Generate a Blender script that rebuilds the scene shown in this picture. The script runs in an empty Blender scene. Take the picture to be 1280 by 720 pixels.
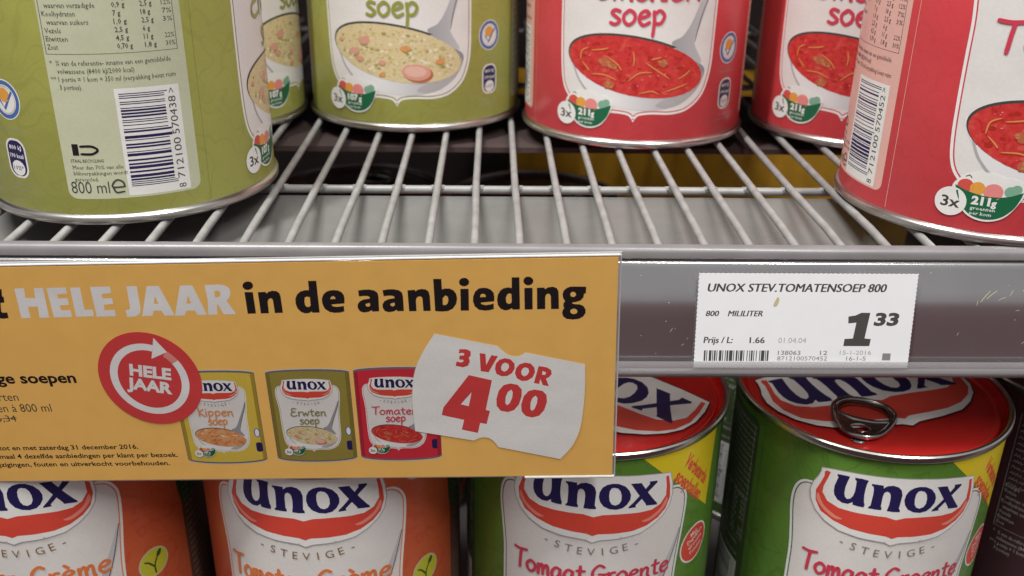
import bpy, bmesh, math, random
from mathutils import Vector, Matrix
from mathutils.geometry import tessellate_polygon
random.seed(7)
sc = bpy.context.scene
C = sc.collection
MM = 0.001

# ------------------------------------------------------------------ camera, world, lamps, exposure
def cam_axes(p, y, r):
    f = Vector((math.sin(y)*math.cos(p), math.cos(y)*math.cos(p), -math.sin(p)))
    r0 = f.cross(Vector((0, 0, 1))).normalized(); u0 = r0.cross(f)
    return f, math.cos(r)*r0+math.sin(r)*u0, -math.sin(r)*r0+math.cos(r)*u0
fwd, rgt, up = cam_axes(0.421185, 0.024033, 0.0143047)
cam = bpy.data.objects.new('camera', bpy.data.cameras.new('camera')); C.objects.link(cam)
m = Matrix((rgt, up, -fwd)).transposed().to_4x4(); m.translation = Vector((0.080296, -0.291649, 0.115404))
cam.matrix_world = m
cam.data.sensor_width = 36; cam.data.lens = 1222.03/1280*36
cam.data.dof.use_dof = True; cam.data.dof.focus_distance = .315; cam.data.dof.aperture_fstop = 15
cam.data.clip_start = 0.01; cam.data.clip_end = 20
sc.camera = cam

w = bpy.data.worlds.new('World'); sc.world = w; w.use_nodes = True
nt = w.node_tree; nt.nodes.clear()
wo = nt.nodes.new('ShaderNodeOutputWorld'); bg = nt.nodes.new('ShaderNodeBackground')
tc = nt.nodes.new('ShaderNodeTexCoord'); sp = nt.nodes.new('ShaderNodeSeparateXYZ'); rp = nt.nodes.new('ShaderNodeValToRGB')
mp = nt.nodes.new('ShaderNodeMapRange'); mp.inputs[1].default_value = -1; mp.inputs[2].default_value = 1
nt.links.new(tc.outputs['Generated'], sp.inputs[0]); nt.links.new(sp.outputs[2], mp.inputs[0]); nt.links.new(mp.outputs[0], rp.inputs[0])
# the shop around: dark warm floor and shelves opposite, pale ceiling
e = rp.color_ramp.elements
e[0].position = 0.0; e[0].color = (.075, .06, .055, 1)
e[1].position = 1.0; e[1].color = (.90, .90, .88, 1)
for pos, col in ((.40, (.15, .05, .055, 1)), (.48, (.20, .075, .08, 1)), (.515, (.30, .20, .20, 1)), (.565, (.66, .65, .67, 1)), (.75, (.66, .65, .64, 1))):
    k = e.new(pos); k.color = col
nt.links.new(rp.outputs[0], bg.inputs[0]); bg.inputs[1].default_value = 0.56
nt.links.new(bg.outputs[0], wo.inputs[0])

def strip_light(name, loc, target, sx, sy, power, col):
    l = bpy.data.lights.new(name, 'AREA'); l.shape = 'RECTANGLE'; l.size = sx; l.size_y = sy; l.energy = power; l.color = col
    o = bpy.data.objects.new(name, l); C.objects.link(o); o.location = loc
    o.rotation_euler = (Vector(target)-Vector(loc)).to_track_quat('-Z', 'Y').to_euler()
    return o
strip_light('ceiling_lamp', (-.35, -.26, 1.5), (0.05, .05, 0), .045, .7, 36, (1, .985, .96))
strip_light('ceiling_lamp', (.55, -.75, 1.35), (0.10, .05, 0), .08, .9, 19, (1, .985, .96))

sc.view_settings.view_transform = 'Standard'; sc.view_settings.look = 'None'
sc.view_settings.exposure = 0; sc.view_settings.gamma = 1

# ------------------------------------------------------------------ materials
def mat(name, col, rough=.45, metal=0, noise=.06, nscale=400, bump=0, bscale=2500, coat=0, spec=.5, dent=0):
    M = bpy.data.materials.new(name); M.use_nodes = True; t = M.node_tree; b = t.nodes['Principled BSDF']
    b.inputs['Roughness'].default_value = rough; b.inputs['Metallic'].default_value = metal
    b.inputs['Specular IOR Level'].default_value = spec
    if coat: b.inputs['Coat Weight'].default_value = coat; b.inputs['Coat Roughness'].default_value = .12
    tc = t.nodes.new('ShaderNodeTexCoord')
    n = t.nodes.new('ShaderNodeTexNoise'); n.inputs['Scale'].default_value = nscale; n.inputs['Detail'].default_value = 3
    t.links.new(tc.outputs['Object'], n.inputs['Vector'])
    mx = t.nodes.new('ShaderNodeMix'); mx.data_type = 'RGBA'
    mx.inputs[6].default_value = (*[c*(1-noise*1.6) for c in col], 1); mx.inputs[7].default_value = (*[min(1, c*(1+noise*1.6)) for c in col], 1)
    t.links.new(n.outputs[0], mx.inputs[0]); t.links.new(mx.outputs[2], b.inputs['Base Color'])
    if bump:
        n2 = t.nodes.new('ShaderNodeTexNoise'); n2.inputs['Scale'].default_value = bscale; n2.inputs['Detail'].default_value = 2
        t.links.new(tc.outputs['Object'], n2.inputs['Vector'])
        bp = t.nodes.new('ShaderNodeBump'); bp.inputs['Strength'].default_value = bump; bp.inputs['Distance'].default_value = .0002
        t.links.new(n2.outputs[0], bp.inputs['Height']); t.links.new(bp.outputs[0], b.inputs['Normal'])
    if dent:
        n3 = t.nodes.new('ShaderNodeTexNoise'); n3.inputs['Scale'].default_value = 38; n3.inputs['Detail'].default_value = 2; t.links.new(tc.outputs['Object'], n3.inputs['Vector'])
        b3 = t.nodes.new('ShaderNodeBump'); b3.inputs['Strength'].default_value = dent; b3.inputs['Distance'].default_value = .002
        t.links.new(n3.outputs[0], b3.inputs['Height'])
        if b.inputs['Normal'].links: t.links.new(b.inputs['Normal'].links[0].from_socket, b3.inputs['Normal'])
        t.links.new(b3.outputs[0], b.inputs['Normal'])
    return M
def paper(name, col, dark, wood=.5):
    """printed label paper: base ink with a faint curly ornament and uneven print"""
    M = mat(name, col, .34, noise=.05, nscale=900, bump=.10, bscale=1500, spec=.5, dent=.22)
    t = M.node_tree; b = t.nodes['Principled BSDF']; old = b.inputs['Base Color'].links[0].from_socket
    tc = t.nodes.new('ShaderNodeTexCoord')
    n = t.nodes.new('ShaderNodeTexNoise'); n.inputs['Scale'].default_value = 55; n.inputs['Detail'].default_value = 1; n.inputs['Distortion'].default_value = 1.2
    t.links.new(tc.outputs['Object'], n.inputs['Vector'])
    s = t.nodes.new('ShaderNodeMath'); s.operation = 'MULTIPLY'; s.inputs[1].default_value = 34; t.links.new(n.outputs[0], s.inputs[0])
    sn = t.nodes.new('ShaderNodeMath'); sn.operation = 'SINE'; t.links.new(s.outputs[0], sn.inputs[0])
    r = t.nodes.new('ShaderNodeMapRange'); r.inputs[1].default_value = .80; r.inputs[2].default_value = 1.0; r.inputs[3].default_value = 0; r.inputs[4].default_value = wood
    t.links.new(sn.outputs[0], r.inputs[0])
    n3 = t.nodes.new('ShaderNodeTexNoise'); n3.inputs['Scale'].default_value = 28; t.links.new(tc.outputs['Object'], n3.inputs['Vector'])
    mx0 = t.nodes.new('ShaderNodeMix'); mx0.data_type = 'RGBA'; mx0.inputs[7].default_value = (*dark, 1)
    r3 = t.nodes.new('ShaderNodeMapRange'); r3.inputs[1].default_value = .35; r3.inputs[2].default_value = .75; r3.inputs[4].default_value = .35
    t.links.new(n3.outputs[0], r3.inputs[0]); t.links.new(r3.outputs[0], mx0.inputs[0]); t.links.new(old, mx0.inputs[6])
    mx = t.nodes.new('ShaderNodeMix'); mx.data_type = 'RGBA'; mx.inputs[7].default_value = (*dark, 1)
    t.links.new(r.outputs[0], mx.inputs[0]); t.links.new(mx0.outputs[2], mx.inputs[6]); t.links.new(mx.outputs[2], b.inputs['Base Color'])
    return M
def soup(name, cols, scale=70, dist=1.5):
    """photo print of soup: lumpy colour cells"""
    M = mat(name, cols[0], .42); t = M.node_tree; b = t.nodes['Principled BSDF']
    tc = t.nodes.new('ShaderNodeTexCoord'); v = t.nodes.new('ShaderNodeTexNoise'); v.inputs['Scale'].default_value = scale
    v.inputs['Detail'].default_value = 4; v.inputs['Distortion'].default_value = dist; v.inputs['Roughness'].default_value = .6
    r = t.nodes.new('ShaderNodeValToRGB'); t.links.new(tc.outputs['UV'], v.inputs['Vector']); t.links.new(v.outputs[0], r.inputs[0]); t.links.new(r.outputs[0], b.inputs['Base Color'])
    el = r.color_ramp.elements; el[0].position = .28; el[0].color = (*cols[0], 1); el[1].position = .72; el[1].color = (*cols[-1], 1)
    for i, c in enumerate(cols[1:-1]):
        k = el.new(.28+.44*(i+1)/(len(cols)-1)); k.color = (*c, 1)
    return M
def steel_grad(name, a, bcol, x0, x1):
    """printed picture of polished steel: grey grades across the print (flat print, in label coordinates)"""
    M = mat(name, a, .42); t = M.node_tree; b = t.nodes['Principled BSDF']
    tc = t.nodes.new('ShaderNodeTexCoord'); s = t.nodes.new('ShaderNodeSeparateXYZ'); t.links.new(tc.outputs['UV'], s.inputs[0])
    r = t.nodes.new('ShaderNodeMapRange'); r.inputs[1].default_value = x0; r.inputs[2].default_value = x1; t.links.new(s.outputs[0], r.inputs[0])
    mx = t.nodes.new('ShaderNodeMix'); mx.data_type = 'RGBA'; mx.inputs[6].default_value = (*a, 1); mx.inputs[7].default_value = (*bcol, 1)
    t.links.new(r.outputs[0], mx.inputs[0]); t.links.new(mx.outputs[2], b.inputs['Base Color'])
    return M
def ink(name, col, rough=.36, **k): return mat(name, col, rough, noise=.04, nscale=900, spec=.5, dent=.22, **k)
def clear_plastic(name, tint=(1, 1, 1), opacity=.15, rough=.08):
    M = bpy.data.materials.new(name); M.use_nodes = True; t = M.node_tree; b = t.nodes['Principled BSDF']
    b.inputs['Base Color'].default_value = (*tint, 1); b.inputs['Roughness'].default_value = rough
    tr = t.nodes.new('ShaderNodeBsdfTransparent'); tr.inputs[0].default_value = (.96, .96, .96, 1)
    mx = t.nodes.new('ShaderNodeMixShader'); tc = t.nodes.new('ShaderNodeTexCoord'); n = t.nodes.new('ShaderNodeTexNoise'); n.inputs['Scale'].default_value = 60; n.inputs['Detail'].default_value = 5
    t.links.new(tc.outputs['Object'], n.inputs['Vector'])
    r = t.nodes.new('ShaderNodeMapRange'); r.inputs[1].default_value = .3; r.inputs[2].default_value = .7; r.inputs[3].default_value = opacity*.88; r.inputs[4].default_value = opacity*1.12
    t.links.new(n.outputs[0], r.inputs[0]); t.links.new(r.outputs[0], mx.inputs[0])
    t.links.new(tr.outputs[0], mx.inputs[1]); t.links.new(b.outputs[0], mx.inputs[2])
    t.links.new(mx.outputs[0], t.nodes['Material Output'].inputs[0])
    return M

PAPER = {
 'olive': paper('olive_label_paper', (.375, .38, .092), (.28, .285, .06), .35),
 'red': paper('red_label_paper', (.64, .062, .072), (.53, .042, .05), .22),
 'green': paper('green_label_paper', (.10, .22, .03), (.05, .13, .015), .45),
 'orange': paper('orange_label_paper', (.58, .115, .04), (.50, .045, .028), .45),
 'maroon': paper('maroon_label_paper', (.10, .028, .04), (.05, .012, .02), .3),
}
I = dict(
 white=ink('white_ink', (.80, .79, .76)), panel=ink('panel_ink', (.74, .71, .68)), navy=ink('navy_ink', (.018, .014, .085)),
 black=ink('black_ink', (.016, .012, .014)), dark=ink('dark_grey_ink', (.06, .06, .055)), grey=ink('grey_ink', (.22, .21, .20)),
 brandred=ink('brand_red_ink', (.68, .07, .045)), brandpale=ink('brand_pale_ink', (.80, .26, .20)), shade=ink('shade_ink', (.42, .40, .40)),
 olive=ink('olive_ink', (.28, .29, .06)), oliveline=ink('olive_line_ink', (.24, .23, .08)), crimson=ink('crimson_ink', (.60, .05, .09)), orange=ink('orange_ink', (.72, .20, .06)),
 brown=ink('brown_ink', (.22, .12, .04)), dgreen=ink('dark_green_ink', (.012, .13, .055)), leafgreen=ink('leaf_green_ink', (.03, .075, .02)),
 yellow=ink('yellow_ink', (.72, .56, .02)), lime=ink('lime_ink', (.55, .55, .04)), blue=ink('blue_ink', (.07, .15, .38)), orangeink=ink('carrot_ink', (.75, .35, .06)),
 pink=ink('pink_ink', (.78, .26, .24)), tomato=ink('tomato_ink', (.64, .09, .07)), mint=ink('mint_ink', (.22, .42, .30)), noodle=ink('noodle_ink', (.68, .27, .08)),
 meat=ink('meatball_ink', (.46, .13, .055)), sausage=ink('sausage_ink', (.66, .32, .24)), backolive=ink('pale_olive_ink', (.55, .57, .40)), backred=ink('pale_red_ink', (.78, .45, .39)),
 backgreen=ink('dull_green_ink', (.055, .09, .035)), backorange=ink('dull_brown_ink', (.12, .05, .03)), backmaroon=ink('dull_plum_ink', (.07, .025, .035)), silverline=ink('pale_line_ink', (.62, .60, .56)),
 rimgrey=ink('print_rim_ink', (.16, .15, .16)), grey2=ink('mid_grey_ink', (.36, .36, .36)), signwhite=ink('sign_white_ink', (.82, .81, .80)), signred=ink('sign_red_ink', (.66, .06, .06)), fade=ink('fade_ink', (.74, .28, .24)),
 tomatodeep=ink('deep_tomato_ink', (.42, .025, .018)), tomatomid=ink('mid_tomato_ink', (.56, .05, .04)), meatlight=ink('light_meat_ink', (.54, .22, .09)), carrot=ink('muted_carrot_ink', (.68, .30, .10)),
 peaa=ink('pea_dark_ink', (.34, .28, .10)), peab=ink('pea_mid_ink', (.56, .46, .20)), peac=ink('pea_green_ink', (.46, .42, .19)), pead=ink('pea_light_ink', (.76, .68, .50)), sausagelight=ink('sausage_light_ink', (.74, .44, .36)),
 soup_red=soup('tomato_soup_print', [(.36, .014, .014), (.55, .032, .03), (.60, .045, .042), (.62, .10, .07)], 22),
 soup_pea=soup('pea_soup_print', [(.32, .25, .10), (.58, .47, .22), (.70, .58, .36), (.64, .52, .26), (.70, .42, .26)], 40, 2.5),
 soup_pale=soup('chicken_soup_print', [(.45, .14, .05), (.68, .28, .10), (.70, .42, .2)], 30),
 ladle=steel_grad('ladle_print', (.76, .75, .75), (.24, .24, .26), -.08, .31), ladle2=steel_grad('ladle_handle_print', (.30, .30, .32), (.62, .61, .61), .12, .36),
)
metal = mat('tin_plate', (.62, .60, .57), .28, 1, noise=.10, nscale=90, bump=.05)
metal2 = mat('pull_ring_steel', (.34, .33, .32), .24, 1, noise=.15, nscale=160)
lidred = mat('red_lid_lacquer', (.70, .028, .022), .30, .45, noise=.07, nscale=120, bump=.06, bscale=300, coat=.35)
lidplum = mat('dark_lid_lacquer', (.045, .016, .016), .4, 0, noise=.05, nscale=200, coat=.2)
wirewhite = mat('white_coated_wire', (.25, .247, .24), .38, 0, noise=.25, nscale=140, bump=.25, bscale=500)
barcode_white = I['white']

# ------------------------------------------------------------------ object helpers
def empty(name, loc=(0, 0, 0), rz=0, label=None, cat=None, group=None):
    o = bpy.data.objects.new(name, None); C.objects.link(o); o.location = loc; o.rotation_euler = (0, 0, rz); o.empty_display_size = .02
    tag(o, label, cat, group); return o
def tag(o, label=None, cat=None, group=None, kind=None):
    for k, v in (('label', label), ('category', cat), ('group', group), ('kind', kind)):
        if v: o[k] = v
    return o
def mesh_obj(name, verts, faces, mats, parent=None, midx=None, smooth=False, normals=None, uvs=None):
    me = bpy.data.meshes.new(name); me.from_pydata([tuple(v) for v in verts], [], faces)
    for M in (mats if isinstance(mats, (list, tuple)) else [mats]): me.materials.append(M)
    if midx: me.polygons.foreach_set('material_index', midx)
    if smooth: me.polygons.foreach_set('use_smooth', [True]*len(me.polygons))
    if uvs:
        L = me.uv_layers.new(name='label')
        for lp in me.loops: L.data[lp.index].uv = uvs[lp.vertex_index]
    me.validate()
    if normals:
        me.polygons.foreach_set('use_smooth', [True]*len(me.polygons)); me.normals_split_custom_set_from_vertices(normals)
    me.update()
    o = bpy.data.objects.new(name, me); C.objects.link(o); o.parent = parent
    return o
def bm_obj(name, bm, M, parent=None, smooth=True, angle=40):
    bmesh.ops.recalc_face_normals(bm, faces=bm.faces)
    me = bpy.data.meshes.new(name); bm.to_mesh(me); bm.free()
    for k in (M if isinstance(M, (list, tuple)) else [M]): me.materials.append(k)
    if smooth:
        me.polygons.foreach_set('use_smooth', [True]*len(me.polygons)); me.set_sharp_from_angle(angle=math.radians(angle))
    o = bpy.data.objects.new(name, me); C.objects.link(o); o.parent = parent; return o
def lathe(prof, n=144):
    bm = bmesh.new(); rings = []
    for r, z in prof: rings.append([bm.verts.new((r*MM*math.cos(2*math.pi*i/n), r*MM*math.sin(2*math.pi*i/n), z*MM)) for i in range(n)])
    for a, b in zip(rings, rings[1:]):
        for i in range(n): bm.faces.new((a[i], a[(i+1) % n], b[(i+1) % n], b[i]))
    return bm, rings
def tube(bm, pts, r, n=14, closed=False, caps=True):
    pts = [Vector(p) for p in pts]; N = len(pts); rings = []; prev = None
    for i, p in enumerate(pts):
        a = pts[(i-1) % N] if (closed or i) else p; b = pts[(i+1) % N] if (closed or i < N-1) else p
        t = (b-a).normalized()
        if prev is None: prev = t.orthogonal()
        x = (prev - t*prev.dot(t)).normalized(); prev = x; y = t.cross(x)
        rr = r[i] if isinstance(r, (list, tuple)) else r
        rings.append([bm.verts.new(p + rr*(math.cos(2*math.pi*k/n)*x+math.sin(2*math.pi*k/n)*y)) for k in range(n)])
    for i in range(N if closed else N-1):
        a = rings[i]; b = rings[(i+1) % N]
        for k in range(n): bm.faces.new((a[k], a[(k+1) % n], b[(k+1) % n], b[k]))
    if caps and not closed: bm.faces.new(rings[0][::-1]); bm.faces.new(rings[-1])
def extrude_profile(prof, x0, x1, closed=False, nx=1):
    """prof: (Y,z) in mm, swept along x"""
    bm = bmesh.new(); cols = []
    for i in range(nx+1):
        x = x0+(x1-x0)*i/nx; cols.append([bm.verts.new((x, y*MM, z*MM)) for y, z in prof])
    n = len(prof)
    for a, b in zip(cols, cols[1:]):
        for i in range(n if closed else n-1): bm.faces.new((a[i], a[(i+1) % n], b[(i+1) % n], b[i]))
    if closed: bm.faces.new(cols[0]); bm.faces.new(cols[-1][::-1])
    return bm
def box(bm, a, b):
    vs = [bm.verts.new((x, y, z)) for x in (a[0], b[0]) for y in (a[1], b[1]) for z in (a[2], b[2])]
    for f in ((0, 1, 3, 2), (4, 6, 7, 5), (0, 4, 5, 1), (2, 3, 7, 6), (0, 2, 6, 4), (1, 5, 7, 3)): bm.faces.new([vs[i] for i in f])

# ------------------------------------------------------------------ flat print: shapes, strokes and letters
_tc = {}
def text_mesh(s, off=0.0, res=3, spacing=1.0):
    k = (s, off, res, spacing)
    if k in _tc: return _tc[k]
    cu = bpy.data.curves.new('t', 'FONT'); cu.body = s; cu.offset = off; cu.resolution_u = res; cu.space_character = spacing; cu.fill_mode = 'FRONT'
    ob = bpy.data.objects.new('t', cu); C.objects.link(ob); bpy.context.view_layer.update()
    me = bpy.data.meshes.new_from_object(ob.evaluated_get(bpy.context.evaluated_depsgraph_get()))
    v = [(p.co.x, p.co.y) for p in me.vertices]; f = [tuple(p.vertices) for p in me.polygons]
    bpy.data.objects.remove(ob); bpy.data.curves.remove(cu); bpy.data.meshes.remove(me)
    _tc[k] = (v, f); return v, f
_cap = {}
def cap_h(off):
    if off not in _cap:
        v, _ = text_mesh('H', off); _cap[off] = (max(p[1] for p in v)-min(p[1] for p in v), min(p[1] for p in v))
    return _cap[off]
def catmull(P, n=6, closed=False):
    out = []; N = len(P); rng = range(N if closed else N-1)
    for i in rng:
        g = (lambda j: P[j % N]) if closed else (lambda j: P[max(0, min(N-1, j))])
        p0, p1, p2, p3 = g(i-1), g(i), g(i+1), g(i+2)
        for k in range(n):
            t = k/n
            out.append(tuple(.5*((2*p1[a])+(-p0[a]+p2[a])*t+(2*p0[a]-5*p1[a]+4*p2[a]-p3[a])*t*t+(-p0[a]+3*p1[a]-3*p2[a]+p3[a])*t**3) for a in (0, 1)))
    if not closed: out.append(P[-1])
    return out
class Art:
    step0 = .014
    def __init__(s): s.v = []; s.f = []; s.m = []; s.mats = []; s.k = 0; s.T = lambda x, y: (x, y); s.lo = 0; s.step = Art.step0
    def mi(s, name):
        M = I[name] if isinstance(name, str) else name
        if M not in s.mats: s.mats.append(M)
        return s.mats.index(M)
    def add(s, V, F, mat, layer, ramp=None):
        s.k = (s.k+1) % 10; base = (s.lo+layer)*s.step + s.k*s.step*.08; o = len(s.v); mi = s.mi(mat)
        for i, (x, y) in enumerate(V):
            X, Y = s.T(x, y); s.v.append((X, Y, base+(ramp[i] if ramp else 0)))
        for f in F:
            q = [s.v[o+i] for i in f]; ar = sum(q[i-1][0]*q[i][1]-q[i][0]*q[i-1][1] for i in range(len(q)))
            if abs(ar) < 1e-9: continue
            s.f.append(tuple(o+i for i in (f if ar > 0 else f[::-1]))); s.m.append(mi)
    def poly(s, pts, mat, layer=1, holes=()):
        loops = [list(pts)]+[list(h) for h in holes]; flat = [p for l in loops for p in l]
        tr = tessellate_polygon([[Vector((p[0], p[1], 0)) for p in l] for l in loops])
        s.add(flat, [tuple(t) for t in tr], mat, layer)
    def smooth(s, pts, mat, layer=1, n=5, holes=()): s.poly(catmull(pts, n, True), mat, layer, [catmull(h, n, True) for h in holes])
    def ell(s, cx, cy, rx, ry, mat, layer=1, rot=0, a0=0, a1=360, n=36, hole=None):
        c, d = math.cos(math.radians(rot)), math.sin(math.radians(rot))
        def P(rx, ry): return [(cx+c*rx*math.cos(t)-d*ry*math.sin(t), cy+d*rx*math.cos(t)+c*ry*math.sin(t)) for t in [math.radians(a0+(a1-a0)*i/n) for i in range(n+(0 if a1-a0 == 360 else 1))]]
        if hole: s.band(P(rx, ry), P(rx-hole, ry-hole), mat, layer, a1-a0 == 360)
        else: s.poly(P(rx, ry), mat, layer)
    def band(s, A, B, mat, layer=1, closed=True):
        n = len(A); s.add(A+B, [(i, (i+1) % n, n+(i+1) % n, n+i) for i in range(n if closed else n-1)], mat, layer)
    def rect(s, x0, y0, x1, y1, mat, layer=1): s.add([(x0, y0), (x1, y0), (x1, y1), (x0, y1)], [(0, 1, 2, 3)], mat, layer)
    def rrect(s, x0, y0, x1, y1, r, mat, layer=1):
        P = []
        for cx, cy, a in ((x1-r, y0+r, -90), (x1-r, y1-r, 0), (x0+r, y1-r, 90), (x0+r, y0+r, 180)):
            P += [(cx+r*math.cos(math.radians(a+15*i)), cy+r*math.sin(math.radians(a+15*i))) for i in range(7)]
        s.poly(P, mat, layer)
    def line(s, pts, w, mat, layer=1, sm=False, closed=False, taper=None):
        if sm: pts = catmull(pts, 5, closed)
        N = len(pts); V = []; R = []
        for i, p in enumerate(pts):
            a = pts[(i-1) % N] if (closed or i) else p; b = pts[(i+1) % N] if (closed or i < N-1) else p
            dx, dy = b[0]-a[0], b[1]-a[1]; L = math.hypot(dx, dy) or 1; nx, ny = -dy/L, dx/L; h = w/2
            if not closed and i in (0, N-1):  # round-ish ends
                h *= .72; q = -1 if i == 0 else 1; p = (p[0]+q*dx/L*w*.3, p[1]+q*dy/L*w*.3)
            if taper: h *= taper(i/(N-1))
            V += [(p[0]+nx*h, p[1]+ny*h), (p[0]-nx*h, p[1]-ny*h)]; R += [.0009*i/N]*2
        n = len(pts); s.add(V, [(2*i, 2*i+1, (2*i+3) % (2*n), (2*i+2) % (2*n)) for i in range(n if closed else n-1)], mat, layer, R)
    def text(s, st, x, y, h, mat='dark', layer=3, w=None, rot=0, bold=0.0, shear=0, right=False, sub=None, res=3, center=False, dbl=0):
        if dbl:
            s.text(st, x+dbl, y+dbl*.15, h, mat, layer, w, rot, bold, shear, right, sub, res, center)
        V, F = text_mesh(st, bold, res)
        if not V: return
        ch, b0 = cap_h(bold); k = h/ch; x0 = min(p[0] for p in V); x1 = max(p[0] for p in V); kx = k
        if w: kx = w/(x1-x0)
        if sub:
            V2, _ = text_mesh(sub[0], bold, res); kx = sub[1]/(max(p[0] for p in V2)-min(p[0] for p in V2))
        c, d = math.cos(math.radians(rot)), math.sin(math.radians(rot)); out = []
        for a, b in V:
            X = (a-(x1 if right else ((x0+x1)/2 if center else x0)))*kx; Y = (b-b0)*k; X += Y*shear
            out.append((x+c*X-d*Y, y+d*X+c*Y))
        s.add(out, F, mat, layer)
    def build(s, name, parent, R=None, step=3.0, z0=0.0):
        """R: radius in mm to wrap round a can; otherwise flat, in the parent's XZ plane facing -Y; R='lid' flat facing +Z"""
        if R and R != 'lid':
            bm = bmesh.new(); vs = [bm.verts.new(p) for p in s.v]
            for f, mi in zip(s.f, s.m):
                try: bm.faces.new([vs[i] for i in f]).material_index = mi
                except ValueError: pass
            x0 = min(p[0] for p in s.v); x1 = max(p[0] for p in s.v); x = math.ceil(x0/step)*step
            while x < x1:
                bmesh.ops.bisect_plane(bm, geom=bm.verts[:]+bm.edges[:]+bm.faces[:], dist=1e-5, plane_co=(x, 0, 0), plane_no=(1, 0, 0)); x += step
            bm.verts.index_update(); pts = [v.co.copy() for v in bm.verts]; F = [[v.index for v in f.verts] for f in bm.faces]; mi = [f.material_index for f in bm.faces]; bm.free()
            V = []; N = []; U = []
            for p in pts:
                a = p.x/R; r = (R+.02+p.z)*MM; V.append((r*math.sin(a), -r*math.cos(a), p.y*MM)); N.append((math.sin(a), -math.cos(a), 0)); U.append((p.x*.01, p.y*.01))
            return mesh_obj(name, V, F, s.mats, parent, mi, normals=N, uvs=U)
        if R == 'lid': V = [(x*MM, y*MM, (z0+z)*MM) for x, y, z in s.v]
        else: V = [(x*MM, -(z0+z)*MM, y*MM) for x, y, z in s.v]
        return mesh_obj(name, V, s.f, s.mats, parent, s.m, uvs=[(p[0]*.01, p[1]*.01) for p in s.v])

# marker-pen handwriting, unit x-height
HW = {
 'T': ([[(.0, 1.75), (.5, 1.68), (1.15, 1.78)], [(.62, 1.7), (.55, .9), (.5, 0)]], 1.1),
 'E': ([[(.95, 1.6), (.5, 1.72), (.2, 1.4), (.5, 1.0), (.8, .95)], [(.6, .97), (.15, .75), (.1, .25), (.5, 0), (1.0, .2)]], 1.15),
 'K': ([[(.15, 1.7), (.2, .8), (.15, 0)], [(.85, 1.35), (.2, .75), (.55, .4), (.95, 0)]], 1.05),
 'G': ([[(1.0, 1.45), (.6, 1.65), (.15, 1.1), (.15, .4), (.55, .0), (.95, .25), (1.0, .75)], [(.6, .78), (1.0, .75), (1.2, .8)]], 1.25),
 'C': ([[(.9, 1.5), (.55, 1.65), (.12, 1.1), (.15, .35), (.5, .0), (.95, .25)]], 1.05),
 'o': ([[(.45, .98), (.12, .7), (.1, .3), (.4, .0), (.75, .25), (.8, .7), (.5, .98), (.3, .9)]], .98),
 'm': ([[(.1, .95), (.14, .5), (.1, .0)], [(.12, .5), (.35, .95), (.5, .8), (.5, .05)], [(.52, .5), (.75, .95), (.92, .8), (.95, .1), (1.05, .0)]], 1.2),
 'a': ([[(.75, .85), (.4, .98), (.1, .6), (.12, .15), (.4, .03), (.68, .4), (.76, .9)], [(.76, .9), (.74, .3), (.92, .0)]], 1.0),
 't': ([[(.35, 1.45), (.32, .6), (.38, .1), (.65, .05)], [(.05, 1.0), (.7, 1.02)]], .78),
 'e': ([[(.12, .5), (.45, .55), (.75, .75), (.5, .98), (.18, .75), (.12, .3), (.4, .0), (.8, .2)]], .92),
 'n': ([[(.1, .95), (.15, .5), (.1, .0)], [(.14, .5), (.45, .95), (.68, .75), (.68, .2), (.82, .0)]], .98),
 's': ([[(.7, .88), (.35, .98), (.15, .75), (.45, .5), (.68, .25), (.4, .0), (.05, .1)]], .85),
 'p': ([[(.12, .95), (.18, .2), (.12, -.75)], [(.15, .7), (.5, 1.0), (.82, .65), (.6, .15), (.2, .12)]], 1.0),
 'r': ([[(.1, .95), (.15, .4), (.12, .0)], [(.14, .5), (.35, .9), (.62, .92)]], .72),
 'w': ([[(.08, .95), (.22, .1), (.5, .75), (.72, .1), (1.0, 1.0)]], 1.12),
 'i': ([[(.15, .95), (.18, .0)], [(.18, 1.35), (.2, 1.4)]], .4),
 'k': ([[(.12, 1.6), (.15, .6), (.12, 0)], [(.7, .95), (.2, .5), (.75, .0)]], .85),
 'è': ([[(.12, .5), (.45, .55), (.75, .75), (.5, .98), (.18, .75), (.12, .3), (.4, .0), (.8, .2)], [(.25, 1.5), (.5, 1.22)]], .92),
 '-': ([[(.1, .5), (.5, .52)]], .62), ' ': ([], .35), 'u': ([[(.1, .95), (.12, .3), (.35, .02), (.65, .3), (.7, .95)], [(.7, .95), (.72, .2), (.88, 0)]], .98),
}
def hand(A, s, x0, x1, y, h, mat, layer=3, wd=.24, arc=0.0):
    W = sum(HW[c][1] for c in s); k = (x1-x0)/W; x = x0
    for c in s:
        st, adv = HW[c]
        for P in st:
            Q = [(x+px*k, y+py*h+arc*(((x+px*k)-(x0+x1)/2)/((x1-x0)/2))**2) for px, py in P]
            A.line(Q, wd*h, mat, layer, sm=True)
        x += adv*k
def scribble(A, x0, x1, y, h, mat, layer=3, wd=.16, slope=0):
    """a line of print too small to read: short dense strokes in word groups"""
    x = x0
    while x < x1:
        L = min(random.uniform(2, 6), x1-x); n = max(2, int(L/.55)); p = []
        for i in range(n+1): p.append((x+L*i/n, y+slope*(x-x0)+(h if i % 2 else 0)*random.uniform(.6, 1)))
        A.line(p, wd, mat, layer); x += L+.8

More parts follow.
